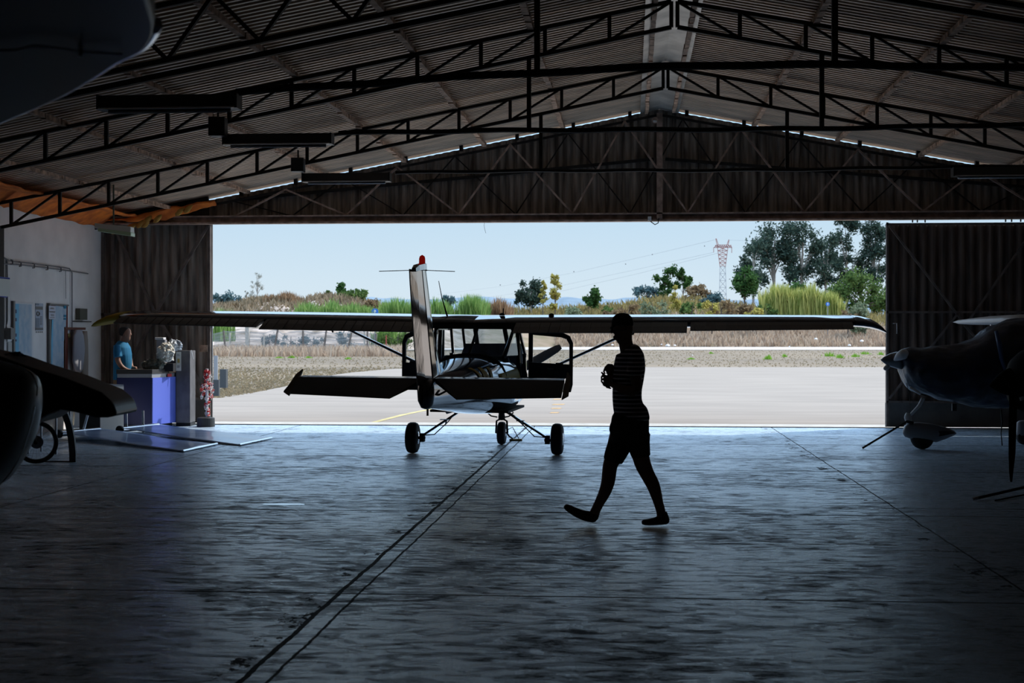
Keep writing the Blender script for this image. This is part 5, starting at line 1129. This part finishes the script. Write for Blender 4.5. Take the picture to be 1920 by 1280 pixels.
# ================================================================== dark airplane in the left foreground
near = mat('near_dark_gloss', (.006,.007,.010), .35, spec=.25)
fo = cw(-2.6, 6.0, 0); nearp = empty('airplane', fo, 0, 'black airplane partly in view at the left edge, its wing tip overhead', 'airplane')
b = MB()
def loftx(b, dep, cols, org, n=24, e=2.3):
    rr = []
    for px, yt, yb, hd in cols:
        c0 = D(px, (yt+yb)/2, dep)-org; h = (yb-yt)/2/F*dep
        rr.append([c0+DEPV*hd*math.copysign(abs(math.sin(a))**(2/e), math.sin(a))+UPV*h*math.copysign(abs(math.cos(a))**(2/e), math.cos(a)) for a in [2*math.pi*k/n for k in range(n)]])
    b.rings(rr)
loftx(b, 6.0, [(-700,520,1120,.7),(-400,600,1060,.6),(-150,650,985,.5),(-60,664,945,.42),(0,676,906,.34),(25,684,872,.28),(45,692,838,.22),(58,700,800,.15),(66,712,775,.09),(70,725,755,.04),(71,736,746,.01)], fo)
b.build('fuselage', near, nearp, True)
b = MB(); rim = [D(x, y, 5.66)-fo for x, y in ((-40,668),(0,676),(25,683),(45,691),(58,700),(66,712),(70,726),(69,742))]; b.tube(rim, .0035, 6); b.build('rim_highlight', chrome, nearp)  # chrome tube added as the highlight on the fuselage's rounded end
b = MB(); rim = [D(x, y, 5.66)-fo for x, y in ((65,762),(62,778),(58,795),(52,815),(45,838),(34,862),(20,885),(0,909))]; b.tube(rim, .0035, 6); b.build('rim_highlight', chrome, nearp)  # lower part of the same added highlight
b = MB(); out = [(-60,655),(0,668),(55,688),(120,708),(188,735),(211,755),(219,779),(200,783),(178,783),(140,773),(112,768),(88,776),(66,790),(30,800),(-60,800)]
b.prism([D(x, y, 7.0)-fo for x, y in out], DEPV*.42); bevel(b.build('tailplane', near, nearp), .02, 3)
b = MB(); b.tube([D(x, y, 6.98)-fo for x, y in ((66,792),(90,777),(110,769))], .004, 6); b.build('rim_highlight', chrome, nearp)  # bright tube drawn as a highlight along the tailplane's lower edge
# its wing overhead: flat slab with rounded tip at z ~2.3
zw = 2.25
def WD(px, py): dd = (zw-CH)*F/(HY-py); return DZ(px, zw, dd)
ring_px = [(-160,330),(-80,272),(0,233),(60,208),(120,180),(180,145),(215,122),(245,108),(268,95),(284,76),(291,58),(290,40),(284,15),(272,-25),(250,-80),(190,-140),(60,-190),(-160,-220)]
def crx(P):
    out = []
    for i in range(len(P)):
        p0, p1, p2, p3 = P[i-1], P[i], P[(i+1)%len(P)], P[(i+2)%len(P)]
        for k in range(4):
            t = k/4; out.append(tuple(.5*(2*p1[j]+(p2[j]-p0[j])*t+(2*p0[j]-5*p1[j]+4*p2[j]-p3[j])*t*t+(3*p1[j]-p0[j]-3*p2[j]+p3[j])*t**3) for j in (0,1)))
    return out
base = [WD(x, y) for x, y in crx(ring_px)]; cen = sum(base, Vector())/len(base)
def off(f, dz): return [Vector((cen.x+(p.x-cen.x)*f, cen.y+(p.y-cen.y)*f, zw+dz))-fo for p in base]
b = MB(); b.rings([off(.955,0), off(.975,.003), off(.988,.010), off(.996,.022), off(1.0,.036), off(.997,.055), off(.985,.075), off(.96,.095), off(.85,.13), off(.5,.155)]); o = b.build('wing', near, nearp)
b = MB(); b.tube([WD(x, y)+Vector((0,0,-.012))-fo for x, y in ((-60,86),(30,84),(60,76),(90,78),(160,88),(230,92))], .003, 6); b.build('wing_seam', steel, nearp)
b = MB(); p = WD(151, 90); b.tube([p-fo+Vector((0,0,-.02)), p-fo], .006, 8); b.build('drain_valve', white, nearp)
b = MB(); b.tube([WD(x, y)-fo+Vector((0,0,.02)) for x, y in crx([(-200,330),(-80,272),(0,233),(60,208),(120,180),(180,145),(215,122),(245,108),(268,95),(284,76),(291,58),(290,44)])[4:-8]], .018, 12); b.build('wing_rim_highlight', mat('highlight_silver', (.80,.84,.92), .16, 1.0), nearp, True)  # added bright tube stands in for the highlight along the wing rim
b = MB(); b.hexa([Vector(v)-fo for v in ((-4.2,1.6,2.25),(-1.9,2.2,2.26),(-2.1,4.1,2.26),(-4.4,4.0,2.25),(-4.2,1.6,2.37),(-1.9,2.2,2.38),(-2.1,4.1,2.38),(-4.4,4.0,2.37))]); b.build('wing_root', near, nearp)
# dark headset and cushion lying on the tail behind
lump('seat_cushion', 20, 684, 44, 22, 7.25, mat('cushion_navy', (.03,.045,.08), .8, var=.4), 'dark navy cushion resting on the back of the black airplane', 'cushion', 6)

# ================================================================== covered airplane on the right
cd = 19.9; ro = D(1760, 843, cd); ro.z = 0
cov = empty('airplane', ro, 0, 'airplane under a dark navy cover at the right, nose pointing left', 'airplane')
navy = mat('navy_cover', (.008,.014,.036), .42, bump=1.0, scale=6.0, var=.4)
def RL(b, pts, **k): limb(b, cd, pts, org=ro, **k)
b = MB(); loftx(b, cd, [(1686,662,694,.13),(1692,656,708,.24),(1702,653,724,.32),(1716,652,733,.38),(1736,651,741,.43),(1765,649,750,.47),(1795,647,756,.50),(1815,640,759,.52),(1838,626,761,.53),(1860,608,763,.54),(1885,598,765,.55),(1920,594,767,.55),(2060,590,770,.5),(2200,660,765,.4)], ro, n=40)
o = b.build('cover', navy, cov, True); mod(o, 'SUBSURF', levels=2, render_levels=2)
tx = bpy.data.textures.new('cloth_folds', 'CLOUDS'); tx.noise_scale = .28; mod(o, 'DISPLACE', texture=tx, strength=.09, mid_level=.5)
for pts in ([(1868,620),(1874,645),(1878,672),(1885,694),(1892,702)], [(1920,668),(1908,682),(1899,700),(1902,712)]):
    MB().tube([D(x, y, cd-.56)-ro for x, y in pts], [.025,.035,.03,.02,.015][:len(pts)], 8).build('cover_fold', mat('cover_edge', (.07,.11,.22), .5), cov, True)
def cone_px(name, m, x0, y0, x1, y1, rb_px, parent, org, dep, prof=((0,0),(.15,.35),(.4,.68),(.7,.9),(1,1))):
    a = D(x0, y0, dep); c = D(x1, y1, dep); ln = (c-a).length; rr = rb_px/F*dep
    b = MB().lathe(a-org, c-org, [(t*ln, max(.002, rr*q)) for t, q in prof], 28); return b.build(name, m, parent, True)
cone_px('spinner', mat('spinner_dark', (.16,.17,.19), .3, .6), 1651, 674.5, 1694, 675, 17.5, cov, ro, cd-.02)
b = MB(); RL(b, [(1679,672,3,.05,-.12),(1686,668,8,.07,-.18),(1694,664,10,.08,-.22),(1700,663,8,.05,-.25),(1702,663,3,.02,-.25)], n=16); b.build('propeller_blade', white, cov, True, label='white blade root facing the viewer')
b = MB(); RL(b, [(1668,684,2,.02),(1664,688,5,.03),(1659,691,4,.03),(1657,692,1.5,.02)], n=10); b.build('propeller_blade', white, cov, True, label='white lower blade root')
# drawstring bits
b = MB(); RL(b, [(1706,726,2,.01,-.3),(1716,732,3,.03,-.3),(1726,739,2,.02,-.3)], n=8); b.build('cowl_lip', white, cov, True)
b = MB(); b.tube([D(1700,718,cd-.3)-ro, D(1706,745,cd-.3)-ro, D(1706,775,cd-.2)-ro], .004, 5); b.tube([D(1726,738,cd-.2)-ro, D(1737,741,cd-.2)-ro], .01, 5); b.build('cord', iron, cov)
# nose gear, fairing, wheel
b = MB(); b.tube([D(1731,746,cd)-ro, D(1724,760,cd)-ro, D(1707,778,cd)-ro], [.03,.026,.022], 10); b.build('nose_strut', white, cov, True)
b = MB(); RL(b, [(1703,774,4,.03),(1702,782,7,.05),(1705,792,6,.05),(1706,800,4,.04)], n=12); b.build('strut_fairing', white, cov, True)
fair = mat('fairing_white', (.24,.24,.26), .45)
b = MB(); loftx(b, cd, [(1693,806,813,.02),(1697,797,819,.07),(1706,792,822,.09),(1720,791,824,.10),(1740,793,827,.10),(1755,796,829,.09),(1775,801,822,.06),(1790,808,815,.03),(1793,812,813,.005)], ro); b.build('wheel_fairing', fair, cov, True)
b = MB(); b.prism([D(x, y, cd-.085)-ro for x, y in ((1724,807),(1782,808),(1792,812),(1750,820))], DEPV*.02); b.build('fairing_stripe', dkin, cov)
wcx = D(1729, 820, cd)-ro; r_w = wcx.z-.002; b = MB(); b.lathe(wcx-DEPV*.07, wcx+DEPV*.07, [(0,r_w*.4),(.01,r_w*.85),(.05,r_w),(.09,r_w),(.13,r_w*.85),(.14,r_w*.4)], 32); b.build('nose_wheel', black, cov, True)
t2 = empty('tow_bar', G(1617, 841.5), 0, 'long thin tow bar hooked to the nose wheel of the covered airplane', 'tow bar'); e = D(1700, 790, cd-.12)-t2.location
MB().tube([(0,0,.012), e], .014, 8).build('bar', iron, t2); MB().tube([e, e+cw(.10,.05,-.02)-cw(0,0,0)], .02).build('hook', iron, t2)
# its far wing above
b = MB(); dwg = 22.0; rr = []
for dp, xl, xr, zm, th in ((22.6,1786,2010,1.78,.03),(22.4,1783,2010,1.78,.06),(21.6,1786,2040,1.785,.085),(20.6,1794,2070,1.79,.09),(19.9,1802,2090,1.80,.09)):
    a = cw((xl-CX)/F*22.6, dp, zm); c = cw((xr-CX)/F*22.6, dp, zm); w = (c-a)
    rr.append([a+w*f+UPV*z*th-ro for f, z in ((0,0),(.03,.55),(.12,.9),(.35,1.05),(.7,.6),(1,.05),(1,-.05),(.7,-.35),(.35,-.6),(.12,-.65),(.03,-.45))])
b.rings(rr); b.build('wing', mat('wing_white', (.66,.64,.63), .45), cov, True, label='pale grey-white wing')
b = MB(); b.box(-.06,.06,-.03,.03,-.01,.02); o = b.build('wing_light', chrome, cov); o.location = D(1865, 611, 21)-ro
# far right main wheel of the covered plane
wcx = D(1921, 818, 20.7)-ro; r_w = wcx.z-.002; b = MB(); b.lathe(wcx-DEPV*.07, wcx+DEPV*.07, [(0,r_w*.4),(.01,r_w*.85),(.05,r_w),(.09,r_w),(.13,r_w*.85),(.14,r_w*.4)], 28); b.build('main_wheel', black, cov, True)
b = MB(); loftx(b, 20.7, [(1906,792,818,.05),(1912,788,820,.09),(1930,787,822,.10),(1960,790,824,.08),(1985,802,815,.03)], ro); b.build('wheel_fairing', fair, cov, True)
b = MB(); b.tube([D(1877,768,cd)-ro, D(1879,790,cd)-ro, D(1877,812,cd)-ro, D(1879,835,cd)-ro], [.01,.012,.006,.008], 6); b.tube([D(1877,755,cd)-ro, D(1877,770,cd)-ro], .004); b.build('hanging_strap', iron, cov)
b = MB(); b.box(-.03,.03,-.03,.03,-.08,.02); o = b.build('drain_mast', dkin, cov); o.location = D(1789, 759, cd)-ro
# ================================================================== nearer airplane, only its nose in view
nd = 13.0; no = cw((1935-CX)/F*nd, nd, 0); np_ = empty('airplane', no, 0, 'dark airplane nose with pointed spinner at the right edge, blade hanging down', 'airplane')
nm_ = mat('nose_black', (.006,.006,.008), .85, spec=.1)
cone_px('spinner', nm_, 1855, 723, 1897, 716, 27, np_, no, nd, ((0,0),(.12,.22),(.4,.58),(.7,.85),(1,1)))
b = MB(); loftx(b, nd, [(1897,688,746,.14),(1906,670,765,.3),(1925,655,775,.4),(1980,645,785,.45),(2100,640,790,.5),(2300,630,800,.5)], no); b.build('cowling', nm_, np_, True)
b = MB(); rr = []
for y, xa, xb, th in ((738,1892,1908,.03),(760,1892,1907,.025),(800,1891,1906,.018),(850,1891,1904,.012),(885,1892,1900,.008),(903,1894,1898,.005)):
    c0 = D((xa+xb)/2, y, nd-.02)-no; w = (xb-xa)/2/F*nd; rr.append([c0+LATV*w*math.cos(a)+DEPV*th*math.sin(a) for a in [q*math.pi/6 for q in range(12)]])
b.rings(rr); b.build('propeller_blade', nm_, np_, True); 
b = MB(); b.tube([D(1915,744,nd-.3)-no, D(1917,750,nd-.3)-no], .02); b.build('landing_light', white, np_)
b = MB(); b.tube([cw((2010-CX)/F*nd, nd, .62)-no, cw((2010-CX)/F*nd, nd, .18)-no], .03); b.build('nose_strut', iron, np_)
wcx = cw((2010-CX)/F*nd, nd, .17)-no; b = MB(); b.lathe(wcx-DEPV*.06, wcx+DEPV*.06, [(0,.06),(.01,.14),(.05,.168),(.07,.168),(.11,.14),(.12,.06)], 28); b.build('nose_wheel', black, np_, True)
t3 = empty('tow_bar', G(1830, 938), 0, 'two-pronged tow bar on the floor at the lower right edge, bright tip', 'tow bar')
e = G(2000, 917)-t3.location; MB().tube([(0,0,.02), e+Vector((0,0,.12))], .014).build('bar', iron, t3); MB().tube([G(1866,940)-t3.location+Vector((0,0,.01)), e+Vector((0,0,.03))], .008).build('bar', iron, t3)
MB().tube([(-.03,0,.012),(.02,0,.03)], .014).build('tip', white, t3)

# ================================================================== small things at the doorway
b = MB(); p0 = D(1218, 408, 24.7); b.tube([D(1217,409,24.75)-p0, D(1221,416,24.7)-p0, D(1228,421,24.7)-p0, D(1234,418,24.75)-p0, D(1235.5,409,24.75)-p0], .008, 6); t = empty('cable_loop', p0, 0, 'dark cable loop with a white clip hanging from the header', 'cable'); b.build('cable', iron, t); MB().box(-.03,.03,-.02,.02,-.05,.02).build('clip', white, t)
b = MB(); p0 = D(909, 412, 24.7); b.tube([D(910,409.5,24.8)-p0, D(907.5,422,24.7)-p0, D(909,430,24.7)-p0, D(911,437,24.7)-p0], .003, 5); o = b.build('loose_wire', steel, **T('thin loose wire dangling from the header left of centre', 'wire')); o.location = p0
t = empty('spotlight', D(1228, 224, 24.6), 0, 'small lamp fixed to the gable under the ridge', 'lamp'); MB().lathe((0,0,0),(0,-.12,-.03),[(0,.02),(.03,.04),(.12,.055),(.125,.0)],16).build('lamp_shade', brown, t); MB().box(-.03,.03,-.13,-.11,-.06,-.03).build('lens', white, t); MB().bar((0,0,0),(0,.28,0),.03).build('mount', iron, t)
# puddle near the crossing
b = MB(); r = random.Random(5); c0 = G(526, 945.5); b.add([Vector((c0.x+.22*math.cos(a)*r.uniform(.7,1.2), c0.y+.09*math.sin(a)*r.uniform(.7,1.2), .002)) for a in [q*.3927 for q in range(16)]], [tuple(range(16))]); b.build('puddle', mat('water', (.25,.3,.35), .02, spec=1.0), **T('small bright puddle on the floor left of the double joint', 'puddle'))

# ================================================================== camera, sky, sun
cam = bpy.data.cameras.new('camera'); co_ = bpy.data.objects.new('camera', cam); COL.objects.link(co_); SC.camera = co_
co_.location = (0,0,CH); co_.rotation_euler = (R(90),0,TH); cam.sensor_width = 36; cam.lens = F/1920*36; cam.shift_y = -11/1920; cam.clip_end = 6000; cam.clip_start = .05
cam.dof.use_dof = True; cam.dof.focus_distance = 17; cam.dof.aperture_fstop = 5.0
w = bpy.data.worlds.new('sky'); SC.world = w; w.use_nodes = True; nt = w.node_tree; L = nt.links; bg = nt.nodes['Background']
tc = nt.nodes.new('ShaderNodeTexCoord'); sp = nt.nodes.new('ShaderNodeSeparateXYZ'); cr = nt.nodes.new('ShaderNodeValToRGB'); L.new(tc.outputs['Generated'], sp.inputs[0]); L.new(sp.outputs[2], cr.inputs[0]); L.new(cr.outputs[0], bg.inputs[0])
e = cr.color_ramp.elements; e[0].position = .0; e[0].color = (.63,.72,.79,1); e[1].position = 1; e[1].color = (.9,1.25,1.8,1)
for p, c in ((.035,(.585,.71,.80,1)),(.085,(.485,.655,.80,1)),(.14,(.56,.86,1.20,1)),(.4,(1.15,1.6,2.2,1))):
    x = cr.color_ramp.elements.new(p); x.color = c
bg.inputs[1].default_value = 1.0
sun = bpy.data.lights.new('sun', 'SUN'); sun.energy = 3.7; sun.angle = R(.53); sun.color = (1,.93,.84); so = bpy.data.objects.new('sun', sun); COL.objects.link(so)
so.rotation_euler = Vector((-2.8,-2.15,-3.55)).to_track_quat('-Z','Y').to_euler()
SC.view_settings.view_transform = 'Standard'; SC.view_settings.look = 'None'; SC.view_settings.gamma = 1; SC.view_settings.exposure = 0.16; SC.view_settings.use_curve_mapping = False
SC.cycles.use_denoising = True; SC.cycles.max_bounces = 8; SC.cycles.diffuse_bounces = 5; SC.cycles.glossy_bounces = 4; SC.cycles.transparent_max_bounces = 12; SC.cycles.sample_clamp_indirect = 4; SC.cycles.caustics_reflective = False; SC.cycles.caustics_refractive = False
